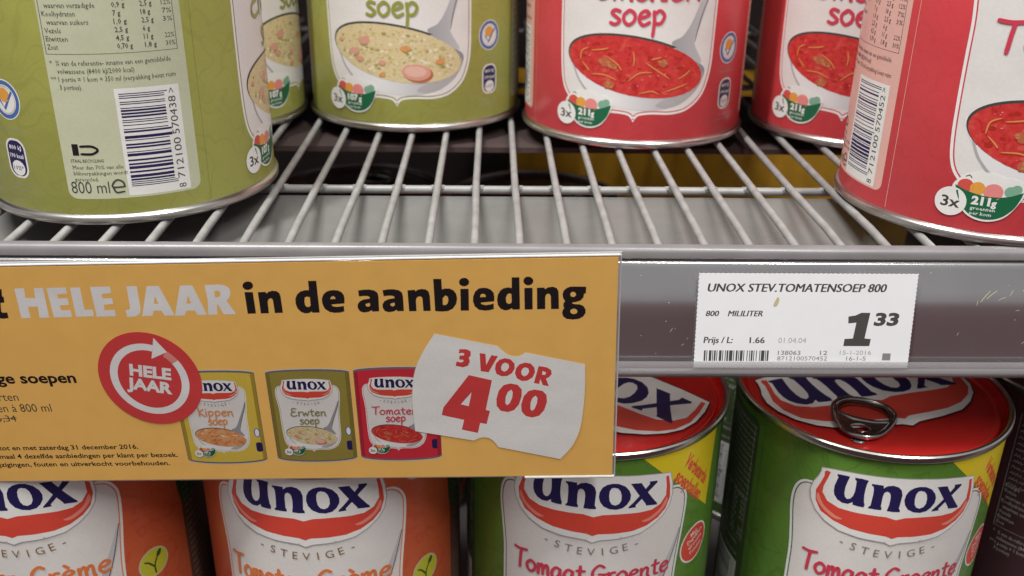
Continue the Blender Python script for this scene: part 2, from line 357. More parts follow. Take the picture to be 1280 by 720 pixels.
# traced outlines of the printed emblem, in mm on the label (centre of the front at x=0)
LU = [(-21.6,107.0),(-19.7,107.2),(-17.6,107.3),(-17.5,106.9),(-17.9,105.1),(-18.3,102.7),(-18.3,100.0),(-17.9,98.6),(-17.1,97.9),(-16.1,98.4),(-15.3,99.8),(-15.0,101.9),(-15.0,104.2),(-15.1,106.1),(-15.7,106.7),(-15.7,107.3),(-13.5,107.4),(-11.3,107.2),(-11.3,106.8),(-11.6,105.7),(-11.8,103.3),(-11.8,100.7),(-11.5,98.1),(-11.1,97.1),(-11.3,95.9),(-13.1,95.9),(-15.0,96.1),(-15.1,97.2),(-16.6,96.0),(-18.5,95.9),(-20.3,96.8),(-21.5,98.3),(-21.9,100.0),(-21.9,102.0),(-21.5,104.1),(-21.1,105.9),(-21.5,106.3)]
LN = [(-10.0,106.1),(-8.0,106.1),(-6.1,106.0),(-6.1,104.9),(-4.8,106.0),(-3.0,106.4),(-1.2,105.9),(0.0,104.7),(0.6,102.8),(0.5,100.7),(0.4,98.5),(0.3,97.1),(0.8,96.4),(0.8,95.6),(-1.4,95.5),(-3.5,95.7),(-3.5,96.3),(-3.2,98.0),(-3.1,100.7),(-3.3,102.4),(-3.8,103.4),(-4.6,103.8),(-5.5,103.2),(-5.8,101.5),(-5.8,99.1),(-5.8,97.4),(-5.4,96.6),(-5.5,95.8),(-7.5,95.8),(-9.8,95.9),(-9.8,96.5),(-9.2,97.1),(-9.1,99.2),(-9.0,101.8),(-9.1,104.1),(-9.4,105.1),(-10.0,105.4)]
LO = [(6.1,106.3),(8.3,106.1),(10.6,104.9),(12.2,102.9),(12.8,101.1),(12.7,99.1),(11.6,97.1),(10.1,95.8),(7.9,95.3),(5.6,95.6),(3.4,96.8),(2.1,98.7),(1.6,100.7),(1.8,102.8),(2.7,104.7),(4.2,105.8)]
LOI = [(6.7,104.6),(8.1,104.2),(9.0,103.0),(9.5,101.2),(9.5,99.1),(8.8,97.7),(7.5,97.1),(6.2,97.6),(5.4,99.0),(5.1,101.1),(5.2,103.1),(5.8,104.3)]
LX1 = [(12.5,105.7),(14.4,105.7),(16.5,105.5),(16.8,104.8),(19.5,100.5),(22.2,96.7),(23.0,95.8),(23.1,95.0),(20.8,95.3),(18.8,95.6),(18.6,96.3),(17.0,98.7),(14.5,102.6),(13.1,104.9)]
LX2 = [(19.5,105.6),(22.4,105.3),(22.5,104.6),(19.5,101.7),(16.3,98.1),(14.7,96.4),(15.0,95.6),(12.2,95.5),(12.3,96.1),(13.9,97.7),(17.0,101.4),(19.5,104.4)]
LOUT = [(-27.0,107.6),(-23.9,108.2),(-17.8,108.8),(-11.0,109.1),(-2.3,109.3),(7.7,109.2),(18.5,108.4),(27.7,107.1),(28.9,102.6),(29.3,97.7),(28.4,93.3),(25.9,89.6),(22.2,86.6),(17.3,84.0),(10.3,82.8),(2.9,82.2),(0,81.1),(-2.2,82.2),(-5.4,82.5),(-11.1,82.9),(-18.0,84.1),(-23.2,86.5),(-26.9,89.8),(-29.1,93.8),(-29.8,97.6),(-29.1,101.0),(-27.7,103.9),(-27.1,105.9)]
LRED = [(-25.2,107.2),(-23.9,106.9),(-24.5,104.3),(-25.5,100.7),(-25.6,98.0),(-23.4,94.9),(-19.3,93.4),(-14.0,93.1),(-8.5,93.1),(-3.4,93.1),(0.1,92.1),(3.3,93.1),(9.8,93.3),(16.4,93.1),(21.1,93.3),(24.5,94.9),(26.6,98.0),(26.5,102.2),(25.9,106.1),(27.1,106.1),(28.0,101.7),(28.4,96.8),(26.9,92.3),(24.0,89.3),(19.5,86.8),(14.1,85.4),(7.8,85.0),(1.9,84.8),(0.1,83.9),(-2.0,84.8),(-7.3,85.2),(-14.4,85.9),(-20.4,87.6),(-25.2,90.0),(-27.5,93.8),(-27.9,97.9),(-26.8,101.3),(-25.8,104.7),(-25.9,106.5)]
def scale_about(P, c, k): return [(c[0]+(x-c[0])*k, c[1]+(y-c[1])*k) for x, y in P]
def logo(A, layer=2, outline='grey2', lw=.35, pale=True, L=lambda x, y: (x, y)):
    A.line(LOUT, lw*2, outline, layer-1, closed=True)
    A.poly(LOUT, 'white', layer)
    A.poly(LRED, 'brandred', layer+1)
    if pale:
        for s in (-1, 1): A.smooth([(s*26.9, 97), (s*24.6, 93.0), (s*20.5, 90.2), (s*17.5, 89.2), (s*20.0, 88.6), (s*24.3, 91.0), (s*27.2, 94.5)], 'brandpale', layer+2)
    g = lambda P: [L(*p) for p in P]
    A.poly(g(LU), 'navy', layer+2); A.poly(g(LN), 'navy', layer+2); A.poly(g(LO), 'navy', layer+2, [g(LOI)]); A.poly(g(LX1), 'navy', layer+2); A.poly(g(LX2), 'navy', layer+3)

PANEL = [(-2.6,14.3),(-8,14.9),(-17,14.7),(-24,16.2),(-29.5,20),(-32.5,25),(-33.8,33),(-34.3,45),(-34.5,58),(-34.6,70),(-35.6,80),(-36.6,89),(-36.0,95.5),(-33.5,99.6),(-28,101),(-10,101.6),(10,101.6),(28,101),(33.5,99.6),(36.6,95.5),(37.2,90),(36.4,80),(35.2,70),(34.4,60),(34.2,45),(33.8,34),(32,26),(28.8,20.5),(23,16.2),(16,14.7),(8,14.9),(2.6,14.3),(0.9,12.9),(0,11.5),(-0.9,12.9)]
def inset(P, d):
    n = len(P); out = []
    for i in range(n):
        a, b = P[(i-1) % n], P[(i+1) % n]; dx, dy = b[0]-a[0], b[1]-a[1]; L = math.hypot(dx, dy) or 1
        out.append((P[i][0]+dy/L*d, P[i][1]-dx/L*d))
    return out
# flavour: paper, name lines, name ink, soup print, frame line ink, back panel ink, badge grams
KIND = {
 'olive': dict(ink='olive', names=[('Erwten', -22, 20, 61, 5.6), ('soep', -12.5, 11, 50.2, 5.8)], soup='soup_pea', line='oliveline', back='backolive', g='107g', ean='712100"570438'),
 'red': dict(ink='crimson', names=[('Tomaten', -27, 26, 61, 5.4), ('soep', -12, 11.2, 51.4, 5.8)], soup='soup_red', line='crimson', back='backred', g='211g', ean='712100"570452'),
 'green': dict(ink='crimson', names=[('Tomaat', -29, -1.5, 63.0, 5.0), ('Groente', 0.5, 31, 63.4, 4.6), ('soep', -12, 11.2, 51.4, 5.8)], soup='soup_red', line='dgreen', back='backgreen', g='211g', ean='712100"570469'),
 'orange': dict(ink='orange', names=[('Tomaten-', -31, 2, 61.8, 5.4), ('Crème', 3, 30.5, 62.4, 5.0), ('soep', -12, 11.2, 50, 5.8)], soup='soup_red', line='orange', back='backorange', g='211g', ean='712100"570476'),
 'maroon': dict(ink='crimson', names=[('soep', -12, 11.2, 51.4, 5.8)], soup='soup_pale', line='crimson', back='backmaroon', g='107g', ean='712100"570483'),
 'yellow': dict(ink='orange', names=[('Kippen', -22, 20, 63, 6.2), ('soep', -12, 11.2, 51.4, 6.2)], soup='soup_pale', line='lime', back='backolive', g='107g', ean='712100"570490'),
}
def panel_art(A, k):
    PAN = catmull(PANEL, 4, True); A.poly(PAN, 'white', 1); A.poly(inset(PAN, .95), KIND[k]['line'], 2); A.poly(inset(PAN, 1.4), 'panel', 3)
    if k in ('green',): A.line(PAN, .3, 'dgreen', 0, closed=True)
def stevige(A, k, layer=5):
    M = 'brown' if k == 'orange' else 'grey'
    for i, c in enumerate('-STEVIGE-'):
        x = -16.6+i*4.15; y = 75.4+.011*x*x
        A.text(c, x, y, 3.1 if c != '-' else 3.1, M, layer, rot=.9*x, bold=-.004 if c != '-' else 0, center=True)
def picture(A, k, L=4):
    """the photo of a ladle full of soup printed in the panel"""
    A.smooth([(18.5, 47), (22, 52), (25.5, 60), (31.5, 73.5), (34.2, 80.5), (35.0, 80), (33.8, 73), (29.5, 61), (25.8, 50), (24.0, 44), (28.4, 36), (22, 38), (14, 44)], 'ladle2', L)
    A.line([(34.9, 80.5), (30.8, 66), (26.6, 55), (24.2, 44.5)], .35, 'dark', L+1, sm=True)
    A.smooth([(-30.2, 40.5), (-29.4, 36), (-25.5, 29.5), (-20, 23.5), (-10, 18.2), (4, 16.4), (16, 17.8), (25, 22.6), (29.2, 28.5), (29.6, 34), (20, 38), (0, 42), (-20, 44)], 'ladle', L+1)
    A.smooth([(12, 20.6), (20, 23.2), (26.5, 27.8), (29.3, 32), (28.9, 28.5), (26, 23.6), (20, 19.2), (14.5, 17.6), (9, 18.4)], 'shade', L+2)
    A.line([(-28.4, 36.5), (-25, 28.5), (-20.5, 23.2)], .8, 'shade', L+2, sm=True)
    cx, cy, rot = -.3, 34.2, -9.5
    A.ell(cx, cy+.5, 30.2, 12.1, 'dark', L+3, rot, 60, 215); A.ell(cx, cy, 29.6, 11.7, KIND[k]['soup'], L+4, rot)
    rr = random.Random(k); red = KIND[k]['soup'] == 'soup_red'; pea = KIND[k]['soup'] == 'soup_pea'
    c_, s_ = math.cos(math.radians(rot)), math.sin(math.radians(rot))
    def inside(q0=0, q1=.92):
        a = rr.uniform(0, 6.283); q = math.sqrt(rr.uniform(q0, q1)); X, Y = 27.6*q*math.cos(a), 10.0*q*math.sin(a)
        return cx+c_*X-s_*Y, cy+s_*X+c_*Y
    def lump(x, y, r, mm, LL, fl=.6):
        n = 9; P = [(x+r*rr.uniform(.75, 1.15)*math.cos(6.283*i/n), y+r*fl*rr.uniform(.75, 1.15)*math.sin(6.283*i/n)) for i in range(n)]
        A.smooth(P, mm, LL, 2)
    if red:
        for i in range(46): x, y = inside(); lump(x, y, rr.uniform(.5, 1.6), rr.choice(['tomato', 'tomatodeep', 'tomatodeep', 'tomatomid']), L+5)
        for x, y, r in ((-13, 35.8, 3.6), (-9.6, 34.4, 2.6), (11, 36, 2.9), (-11, 26.8, 3.1)):
            lump(x+.2, y-.4, r*.86, 'tomatodeep', L+5, .7); lump(x, y, r*.78, 'meat', L+6, .7)
            for j in range(4): lump(x+rr.uniform(-r, r)*.6, y+rr.uniform(-r, r)*.4, .7, 'meatlight', L+7)
        for P in ([(-24, 36), (-23.4, 39.6), (-20.5, 41.2)], [(-19, 40.2), (-14, 41), (-12, 41.6)], [(-23, 35), (-20.8, 33), (-19.8, 31.8)], [(-1.6, 40.6), (-1, 37.8), (-1.2, 34.8)],
                  [(-12, 38), (-8, 35.5), (-6, 33)], [(-3, 28.6), (1.5, 32), (6.5, 32.4)], [(4, 36.2), (9, 33), (14, 29.8)], [(-18.5, 30.5), (-13, 30.6), (-8, 28.8)], [(18, 29.5), (21.5, 31.5), (23, 33)],
                  [(2, 23.6), (7, 24.6), (10, 23.4)], [(13, 24.5), (18, 26.0), (22, 27.4)], [(6, 37.6), (10, 38.6)]):
            A.line([(x+.15, y-.35) for x, y in P], .6, 'tomatodeep', L+6, sm=True); A.line(P, .55, 'noodle', L+7, sm=True, taper=lambda t: .55+.45*math.sin(3.14*t))
        for i in range(16): x, y = inside(); lump(x, y, rr.uniform(.15, .4), 'fade', L+8)
    elif pea:
        for i in range(150): x, y = inside(); lump(x, y, rr.uniform(.4, 1.25), rr.choice(['peaa', 'peab', 'peac', 'pead', 'pead', 'peab']), L+5)
        for x, y, r, mm in ((-14, 39.5, 2.8, 'sausage'), (-19, 34.5, 2.8, 'sausage'), (-16.5, 31.5, 2.1, 'sausage'), (4.5, 36.5, 2.2, 'carrot'), (19.5, 30.8, 2.1, 'carrot'), (-6, 25.3, 1.5, 'carrot'), (-6, 30.4, 1.8, 'sausage'), (-26, 39, 1.2, 'sausage')):
            lump(x, y-.4, r*1.05, 'peaa', L+6, .66); lump(x, y, r, mm, L+7, .62)
        for i in range(26): x, y = inside(); lump(x, y, rr.uniform(.25, .6), rr.choice(['pead', 'sausage', 'carrot', 'peaa']), L+8)
        A.ell(9.8, 25.7, 6.4, 3.7, 'meat', L+9, -4); A.ell(8.9, 26.4, 6.3, 3.5, 'sausage', L+10, -4); A.ell(8.5, 26.8, 4.8, 2.4, 'sausagelight', L+11, -4)
    else:
        for i in range(40): x, y = inside(); lump(x, y, rr.uniform(.6, 1.8), rr.choice(['carrot', 'tomato', 'peaa', 'pead', 'peac']), L+5)
def veg_badge(A, k, L=9):
    P = [(-30.3, 18.4), (-28, 21.3), (-24.5, 23.2), (-20, 23.6), (-15, 22.4), (-11.5, 22.0), (-8.6, 19.2), (-10.3, 14), (-13.6, 9.3), (-18.5, 7.4), (-23.8, 8.4), (-27.8, 12), (-30.0, 15.5)]
    A.smooth(P, 'white', L)
    for x, y, r, mm in ((-26.6, 18.4, 2.4, 'tomato'), (-22.9, 18.0, 2.3, 'orangeink'), (-18.2, 17.4, 2.9, 'pink'), (-13.2, 18.0, 1.9, 'mint'), (-11.6, 18.9, 1.6, 'mint')): A.ell(x, y, r, r*.95, mm, L+1, n=20)
    A.line([(-27, 21.5), (-26, 22.1), (-25.2, 21.4)], .35, 'dgreen', L+2)
    A.poly(catmull([(-29.6, 18.3), (-25, 16.6), (-19.5, 15.8), (-14, 16.3), (-9.4, 18.2)], 5)+catmull([(-9.9, 16), (-11.3, 12.6), (-14.6, 9.3), (-19, 8.1), (-23.6, 9.1), (-27.0, 12.2), (-28.9, 15.8)], 4), 'dgreen', L+2)
    A.ell(-30.1, 12.5, 4.85, 4.85, 'white', L+3); A.text('3x', -33.0, 10.6, 3.6, 'dark', L+4, w=5.9, bold=.02)
    A.text(KIND[k]['g'][:-1], -24.0, 12.6, 2.9, 'white', L+3, w=5.6, bold=.05); A.text('g', -18.1, 12.6, 2.4, 'white', L+3, bold=.04)
    A.text('groenten', -24.0, 10.9, 1.15, 'white', L+3, w=7.4, bold=.01, res=1); A.text('per kom', -23.8, 9.2, 1.15, 'white', L+3, w=6.4, bold=.01, res=1)
def side_marks(A, k, dx=0, L=1):
    x = 44.6+dx; y = 40.3
    A.ell(x, y, 6.3, 6.6, 'white', L); A.ell(x, y, 5.9, 6.2, 'blue', L+1, hole=1.3); A.ell(x, y, 4.3, 4.6, 'silverline', L+2, hole=.35)
    A.ell(x-.3, y+1.5, 2.5, 2.3, 'orangeink', L+2); A.line([(x-2.6, y-.2), (x-.8, y-3.0), (x+3.2, y+2.6)], 1.0, 'blue', L+3)
    A.rrect(x-4.4, 14.2, x+4.6, 27.6, 3.6, 'white', L); A.rrect(x-3.7, 14.9, x+3.9, 26.9, 3.1, 'navy', L+1)
    A.text('800 kJ', x-2.7, 23.8, 1.5, 'white', L+2, w=5.5, bold=.02, res=1); A.text('190 kcal', x-3.0, 21.0, 1.5, 'white', L+2, w=6.2, bold=.02, res=1)
    A.ell(x+.1, 17.6, 2.9, 2.6, 'white', L+2); A.text('10%*', x-2.2, 16.9, 1.5, 'navy', L+3, w=4.6, res=1)
    scribble(A, x-5, x+5, 30.2, .9, 'grey2', L, .18); scribble(A, x-4, x+4, 11.6, .8, 'grey2', L, .18); scribble(A, x-5.5, x+5.5, 9.6, .8, 'grey2', L, .18)
def ean_widths(seed, n=59):
    r = random.Random(seed); out = [1, 1, 1]
    while sum(out) < 92: out.append(r.choice([1, 1, 2, 1, 3, 2, 1]))
    return out+[1, 1, 1]
def back_panel(A, k, dx=0):
    M = KIND[k]['back']; x0, x1 = -97.8+dx, -55.1+dx; dk = 'silverline' if k in ('green', 'orange', 'maroon') else 'dark'
    A.rrect(x0, 8.9, x1, 112.5, 3, M, 1)
    A.rect(-78.6+dx, 9.6, -58.7+dx, 44.9, 'white', 2)
    ws = ean_widths(k); u = 31.0/sum(ws); y = 12.6; tall = sum(ws)
    for i, q in enumerate(ws):
        if i % 2 == 0:
            g = i < 3 or i > len(ws)-4 or abs(i-len(ws)//2) < 2
            A.rect(-77.4+dx, y+u*.08, (-62.6 if g else -63.6)+dx, y+q*u-u*.04, 'navy', 3)
        y += q*u
    A.text('8', -60.2+dx, 10.3, 2.3, dk, 3, rot=90); A.text(KIND[k]['ean'][:6], -60.2+dx, 13.6, 2.3, dk, 3, rot=90, w=13.8)
    A.text(KIND[k]['ean'][7:], -60.2+dx, 28.6, 2.3, dk, 3, rot=90, w=12.6); A.text('>', -60.2+dx, 42.3, 2.2, dk, 3, rot=90)
    A.text('800 ml', -96.6+dx, 10.9, 3.9, dk, 3, w=12.2, bold=-.004); A.line([(-79.6+dx, 12.8), (-83.2+dx, 12.8), (-83.0+dx, 14.2), (-81.6+dx, 15.2), (-80.0+dx, 14.4), (-79.6+dx, 12.9)], .6, dk, 3, sm=True); A.line([(-83.2+dx, 12.8), (-82.4+dx, 11.0), (-79.9+dx, 11.2)], .6, dk, 4, sm=True)
    # horseshoe magnet mark
    A.line([(-91.5+dx, 26.6), (-88.0+dx, 26.6), (-86.2+dx, 25.4), (-88.0+dx, 24.1), (-91.5+dx, 24.1)], .8, 'black', 3, sm=True); A.rect(-94.2+dx, 23.6, -92.2+dx, 27.4, 'black', 3)
    A.text('STAAL RECYCLING', -95.3+dx, 21.3, 1.05, dk, 3, w=10.4, res=1, bold=.01)
    for i, t in enumerate(('Meer dan 70% van alle', 'blikverpakkingen wordt', 'gerecycled.')): A.text(t, -95.0+dx, 19.0-i*2.0, 1.3, dk, 3, w=(15.8, 17, 7.6)[i], res=1)
    for i, (t, wd) in enumerate((('% van de referentie- inname van een gemiddelde', 34.5), ('volwassene (8400 kJ/2000 kcal)', 23.0), ('1 portie = 1 kom = 350 ml (verpakking bevat ruim', 35.5), ('3 porties).', 6.8))):
        A.text(t, -94.6+dx, 52.4-i*2.5, 1.55, dk, 3, w=wd, res=1)
    A.text('*', -96.6+dx, 52.4, 1.5, dk, 3, res=1); A.text('**', -97.0+dx, 47.4, 1.5, dk, 3, res=1)
    A.line([(x1-2.4, 108), (x1-2.4, 55.9), (x0+.8, 55.9), (x0+.8, 108)], .22, dk, 3)
    rows = (('Zout', '0,70 g', '1,8 g', '30%'), ('Eiwitten', '4,5 g', '11 g', '22%'), ('Vezels', '2,5 g', '6 g', ''), ('waarvan suikers', '1,0 g', '2,5 g', '3%'), ('Koolhydraten', '7 g', '18 g', '7%'), ('waarvan verzadigde', '0,9 g', '2,5 g', '12%'), ('Vetten', '2,8 g', '7,5 g', '10%'), ('Energie', '58 kcal', '145 kcal', '7%'))
    for i, r in enumerate(rows):
        y = 57.3+i*2.5; A.text(r[0], -96.3+dx+(1 if r[0].startswith('waar') else 0), y, 1.55, dk, 3, w=.83*len(r[0]), res=1)
        A.text(r[1], -75.6+dx, y, 1.6, dk, 3, w=.9*len(r[1])*.85, res=1, bold=.01); A.text(r[2], -67.4+dx, y, 1.6, dk, 3, w=.9*len(r[2])*.8, res=1, bold=.01)
        if r[3]: A.text(r[3], -60.9+dx, y, 1.5, dk, 3, w=3.0, res=1)
    for i in range(13): scribble(A, x0+2, x1-1.5, 76+i*2.7, 1.1, dk, 3, .26)
def text_panel(A, k):
    M = KIND[k]['back']
    A.rrect(62.8, 8.9, 104, 112.5, 3, M, 1)
    ln = 'silverline' if k in ('green', 'orange', 'maroon') else 'dark'
    for i in range(32): scribble(A, 64.5, 102-random.uniform(0, 12), 12+i*3.0, 1.0, ln, 2, .2)

R0 = 49.6
FRONT2 = 153.0
def make_can(k, loc, off, lid_rot, label, ring=True, group=None, full=True):
    t = empty('soup_can', loc, off/R0, label, 'soup can', group)
    P = PAPER[k]
    bm, _ = lathe([(R0-.1, 3.6), (R0, 4.0), (R0, 115.3), (R0-.1, 115.7)], 160); bm_obj('paper_label', bm, P, t)
    bm, r = lathe([(0.01, 2.2), (44, 2.2), (45.5, .9), (48.8, 0), (50.2, .15), (50.9, .9), (50.95, 2.4), (50.5, 3.0), (49.5, 3.4), (49.4, 4.6)], 144); bm_obj('bottom_rim', bm, metal, t)
    bm, r = lathe([(49.4, 114.9), (49.6, 115.9), (50.6, 116.2), (50.95, 116.8), (50.95, 118.5), (50.5, 119.0), (49.7, 119.0), (49.1, 118.5), (48.9, 116.8)], 144); bm_obj('top_rim', bm, metal, t)
    bm, r = lathe([(48.9, 117.6), (48.6, 115.9), (48.1, 115.0), (47.5, 114.8), (46.9, 115.1), (46.4, 115.9), (45.9, 116.0), (45.3, 115.8), (44.9, 115.4), (44.3, 115.4), (38, 115.5), (0.01, 115.5)], 144)
    lid = bm_obj('lid', bm, lidplum if k == 'maroon' else lidred, t); lid.rotation_euler = (0, 0, lid_rot-off/R0)
    A = Art()
    def LT(x, y): return (x*1.46, (y-100)*1.68+5)
    A.T = LT; logo(A, 2, 'black', .32, False, lambda x, y: (x*1.09-.3, 100+(y-100)*1.06-.9))
    if k != 'maroon': A.build('brand_emblem', lid, 'lid', z0=115.93)
    if ring: pull_ring(lid)
    return t
def can_print(t, k):
    for nm, dx in (('front_panel', 0), ('front_panel', FRONT2)):
        A = Art(); A.T = lambda x, y, d=dx: (x+d, y); panel_art(A, k); f = A.build(nm, t, R0)
        A = Art(); A.T = lambda x, y, d=dx: (x+d, y); A.lo = 4; picture(A, k, 0); A.build('ladle_picture', f, R0)
        A = Art(); A.T = lambda x, y, d=dx: (x+d, y); A.lo = 16; stevige(A, k, 0)
        for s, x0, x1, y, h in KIND[k]['names']: hand(A, s, x0, x1, y, h, KIND[k]['ink'], 1)
        A.build('soup_name', f, R0)
        A = Art(); A.T = lambda x, y, d=dx: (x+d, y); A.lo = 16; logo(A, 1); A.build('brand_emblem', t, R0)
        A = Art(); A.T = lambda x, y, d=dx: (x+d, y); A.lo = 17; veg_badge(A, k, 0); A.build('vegetable_badge', t, R0)
        A = Art(); side_marks(A, k, dx if dx == 0 else dx-2); A.build('nutrition_mark', t, R0)
    A = Art(); back_panel(A, k); A.line([(-52, 4.5), (-52, 115)], .25, 'backred' if k == 'red' else KIND[k]['line'], 1); A.build('back_panel', t, R0)
    A = Art(); text_panel(A, k)
    A.build('text_panel', t, R0)
    A = Art()
    if k == 'green':
        A.poly([(16.6, 115.2), (51.2, 82.2), (54, 115.2)], 'yellow', 2)
        A.text('Verbeterde', 33.6, 108.0, 5.2, 'brandred', 3, w=20, rot=-47, bold=.032, shear=-.15); A.text('soepballen', 29.4, 103.0, 5.2, 'brandred', 3, w=21, rot=-46, bold=.032, shear=-.15)
        A.build('yellow_flash', t, R0); A = Art()
        A.ell(45.0, 68.6, 8.6, 8.6, 'white', 1); A.ell(45.0, 68.6, 7.9, 7.9, 'brandred', 2)
        for i, (s, wd) in enumerate((('Met', 4), ('Dagelijkse', 10), ('Groente', 9), ('Tomaten', 8))): A.text(s, 45.0-wd*.40+(i-1.5)*.6, 72.0-i*2.9, 1.9, 'white', 3, w=wd, rot=18, bold=.01, res=1)
        A.build('round_badge', t, R0)
    if k == 'orange':
        A.smooth([(59, 115), (60.2, 100), (60.9, 88), (63.4, 72.5), (72, 72), (85, 71), (97, 66), (105, 75), (106, 115), (80, 116)], 'leafgreen', 3)
        for i in range(7): A.line([(64+i*5, 112-i*3), (66+i*4.4, 98-i*2), (70+i*4.4, 84-i)], .35, 'backolive', 4, sm=True)
        A.build('leaf_corner', t, R0); A = Art()
        A.ell(45.4, 56.6, 6.4, 6.4, 'backolive', 1); A.ell(45.4, 56.6, 5.9, 5.9, 'lime', 2)
        A.line([(45.6, 51.5), (45.6, 55.5), (47.8, 59.5)], .7, 'leafgreen', 3, sm=True); A.line([(45.4, 54.5), (43.2, 57.4), (41.6, 58.4)], .7, 'leafgreen', 4, sm=True); A.ell(47.9, 59.6, .9, 1.7, 'leafgreen', 4, -30, n=12)
        A.build('leaf_badge', t, R0); A = Art()
        A.ell(42, 104.5, 5.0, 5.0, 'silverline', 1); A.ell(42, 104.5, 4.4, 4.4, 'brandred', 2); A.text('100%', 38.8, 103.4, 2.2, 'white', 3, w=6.4, bold=.02)
        A.build('round_badge', t, R0)
def pull_ring(lid):
    """stamped steel ring riveted near the rim, tip towards the middle (local frame of the lid)"""
    bm = bmesh.new()
    O = catmull([(-11.0, 12), (-11.3, 6), (-9.5, -2), (-7.0, -8.5), (-3.5, -12.2), (0, -13), (3.5, -12.2), (7.0, -8.5), (9.5, -2), (11.3, 6), (11.0, 12), (7.5, 17.2), (0, 19.2), (-7.5, 17.2)], 5, True)
    z = 117.3
    def lift(p): return z + (.9*max(0, (p[1]+4)/22))
    tube(bm, [(x*.93*MM, y*.95*MM, lift((x, y))*MM) for x, y in O], 1.15*MM, 10, True)
    H1 = catmull([(-8.4, 10), (-8.7, 5.2), (-5, 3.0), (0, 2.4), (5, 3.0), (8.7, 5.2), (8.4, 10), (5.6, 14.2), (0, 15.7), (-5.6, 14.2)], 4, True)
    H2 = catmull([(-3.9, -5.2), (0, -2.0), (3.9, -5.2), (0, -9.2)], 5, True)
    loops = [[(x*.95, y*.96) for x, y in O], H1, H2]; flat = [p for l in loops for p in l]
    tr = tessellate_polygon([[Vector((p[0], p[1], 0)) for p in l] for l in loops])
    for dz in (.45, -.35):
        vs = [bm.verts.new((x*MM, y*MM, (lift((x, y))+dz)*MM)) for x, y in flat]
        for q in tr:
            try: bm.faces.new([vs[i] for i in q])
            except ValueError: pass
    tube(bm, [(x*MM, y*MM, lift((x, y))*MM) for x, y in H2], .55*MM, 8, True)
    tube(bm, [(x*MM, (y)*MM, (lift((x, y))+.2)*MM) for x, y in catmull([(-8.6, 3.6), (-4.5, 1.3), (0, .6), (4.5, 1.3), (8.6, 3.6)], 6)], .9*MM, 8)
    # rivet boss down to the lid
    n = 20; a = [bm.verts.new((2.6*MM*math.cos(6.2832*i/n), (-12.6+2.3*math.sin(6.2832*i/n))*MM, 115.5*MM)) for i in range(n)]; b = [bm.verts.new((2.2*MM*math.cos(6.2832*i/n), (-12.6+1.9*math.sin(6.2832*i/n))*MM, 116.0*MM)) for i in range(n)]
    for i in range(n): bm.faces.new((a[i], a[(i+1) % n], b[(i+1) % n], b[i]))
    bm.faces.new(b)
    o = bm_obj('pull_ring', bm, metal2, lid); return o
def copy_tree(o, parent=None):
    c = o.copy(); C.objects.link(c)
    if parent: c.parent = parent
    for ch in list(o.children): copy_tree(ch, c)
    return c

# ------------------------------------------------------------------ setting: back wall of the bay and lower board
darkwall = mat('dark_brown_wall', (.035, .022, .022), .6, noise=.25, nscale=30)
bm = bmesh.new(); box(bm, (-.8, .47, -.45), (.95, .49, .55)); tag(bm_obj('wall', bm, darkwall), kind='structure')
lowm = mat('grey_shelf_paint', (.10, .09, .09), .5, noise=.2, nscale=40)
bm = bmesh.new(); box(bm, (-.8, -.03, -.196), (.95, .468, -.1892)); tag(bm_obj('shelf_floor', bm, lowm), kind='structure')

# unseen shelf board, added overhead to keep lamp light off the deep rows
up = empty('added_shade_shelf', (.08, .09, .36), 0, 'unseen grey shelf added above the upper row of cans for its shade', 'shelf')
bm = bmesh.new(); box(bm, (-.9, 0, 0), (.9, .43, .02)); bmesh.ops.bevel(bm, geom=bm.edges[:], offset=.002, segments=2, affect='EDGES'); bm_obj('shelf_board', bm, lowm, up)

# ------------------------------------------------------------------ wire shelf
sh = empty('wire_shelf', (0, 0, 0), 0, 'white coated wire shelf that the upper row of cans stands on', 'shelf')
SP = .0150; WR = .00140
def wire(i, y1):
    x = i*SP + random.uniform(-.0003, .0003); dx = random.uniform(-.0005, .0005)
    bm = bmesh.new()
    pts = [(x, .0005, -WR-.0006), (x, .02, -WR), (x+dx, .0655, -WR-.0004), (x+dx*.5, .12, -WR-.0004), (x, y1, -WR)]
    tube(bm, pts, WR, 12)
    o = bm_obj('wire', bm, wirewhite, sh)
    return o
for i in range(-11, 23): wire(i, .455)
for y, r in ((.0672, .0016), (.25, .0016), (.43, .0016)):
    bm = bmesh.new(); tube(bm, [(-.19, y, -.0041), (.36, y, -.0041)], r, 12); bm_obj('crossbar', bm, wirewhite, sh)
# weld beads where wires sit on the front crossbar
bm = bmesh.new()
for i in range(-11, 23):
    x = i*SP
    for s in (-1, 1): tube(bm, [(x+s*.0008, .0660, -.0030), (x+s*.0020, .0672, -.0036), (x+s*.0034, .0672, -.0041)], [.0012, .0014, .0012], 8)
o = bm_obj('weld_bead', bm, wirewhite, sh); o['kind'] = 'stuff'
# grey translucent plate under the front of the wires
platem = clear_plastic('grey_translucent_plastic', (.21, .205, .195), .60, .3)
bm = bmesh.new()
vs = [(-.2, .0012, -.0190), (.37, .0012, -.0190), (.37, .0655, -.0062), (-.2, .0655, -.0062)]
f = [bm.verts.new(v) for v in vs]; bm.faces.new(f)
g = [bm.verts.new((x, y, z-.0012)) for x, y, z in vs]; bm.faces.new(g[::-1])
for i in range(4): bm.faces.new((f[i], f[(i+1) % 4], g[(i+1) % 4], g[i]))
bm_obj('front_plate', bm, platem, sh, smooth=False)
deckm = mat('brown_grey_deck', (.055, .038, .036), .5, noise=.25, nscale=35)
bm = bmesh.new(); box(bm, (-.2, .135, -.0090), (.37, .24, -.0066)); bm_obj('rear_deck', bm, deckm, sh, smooth=False)

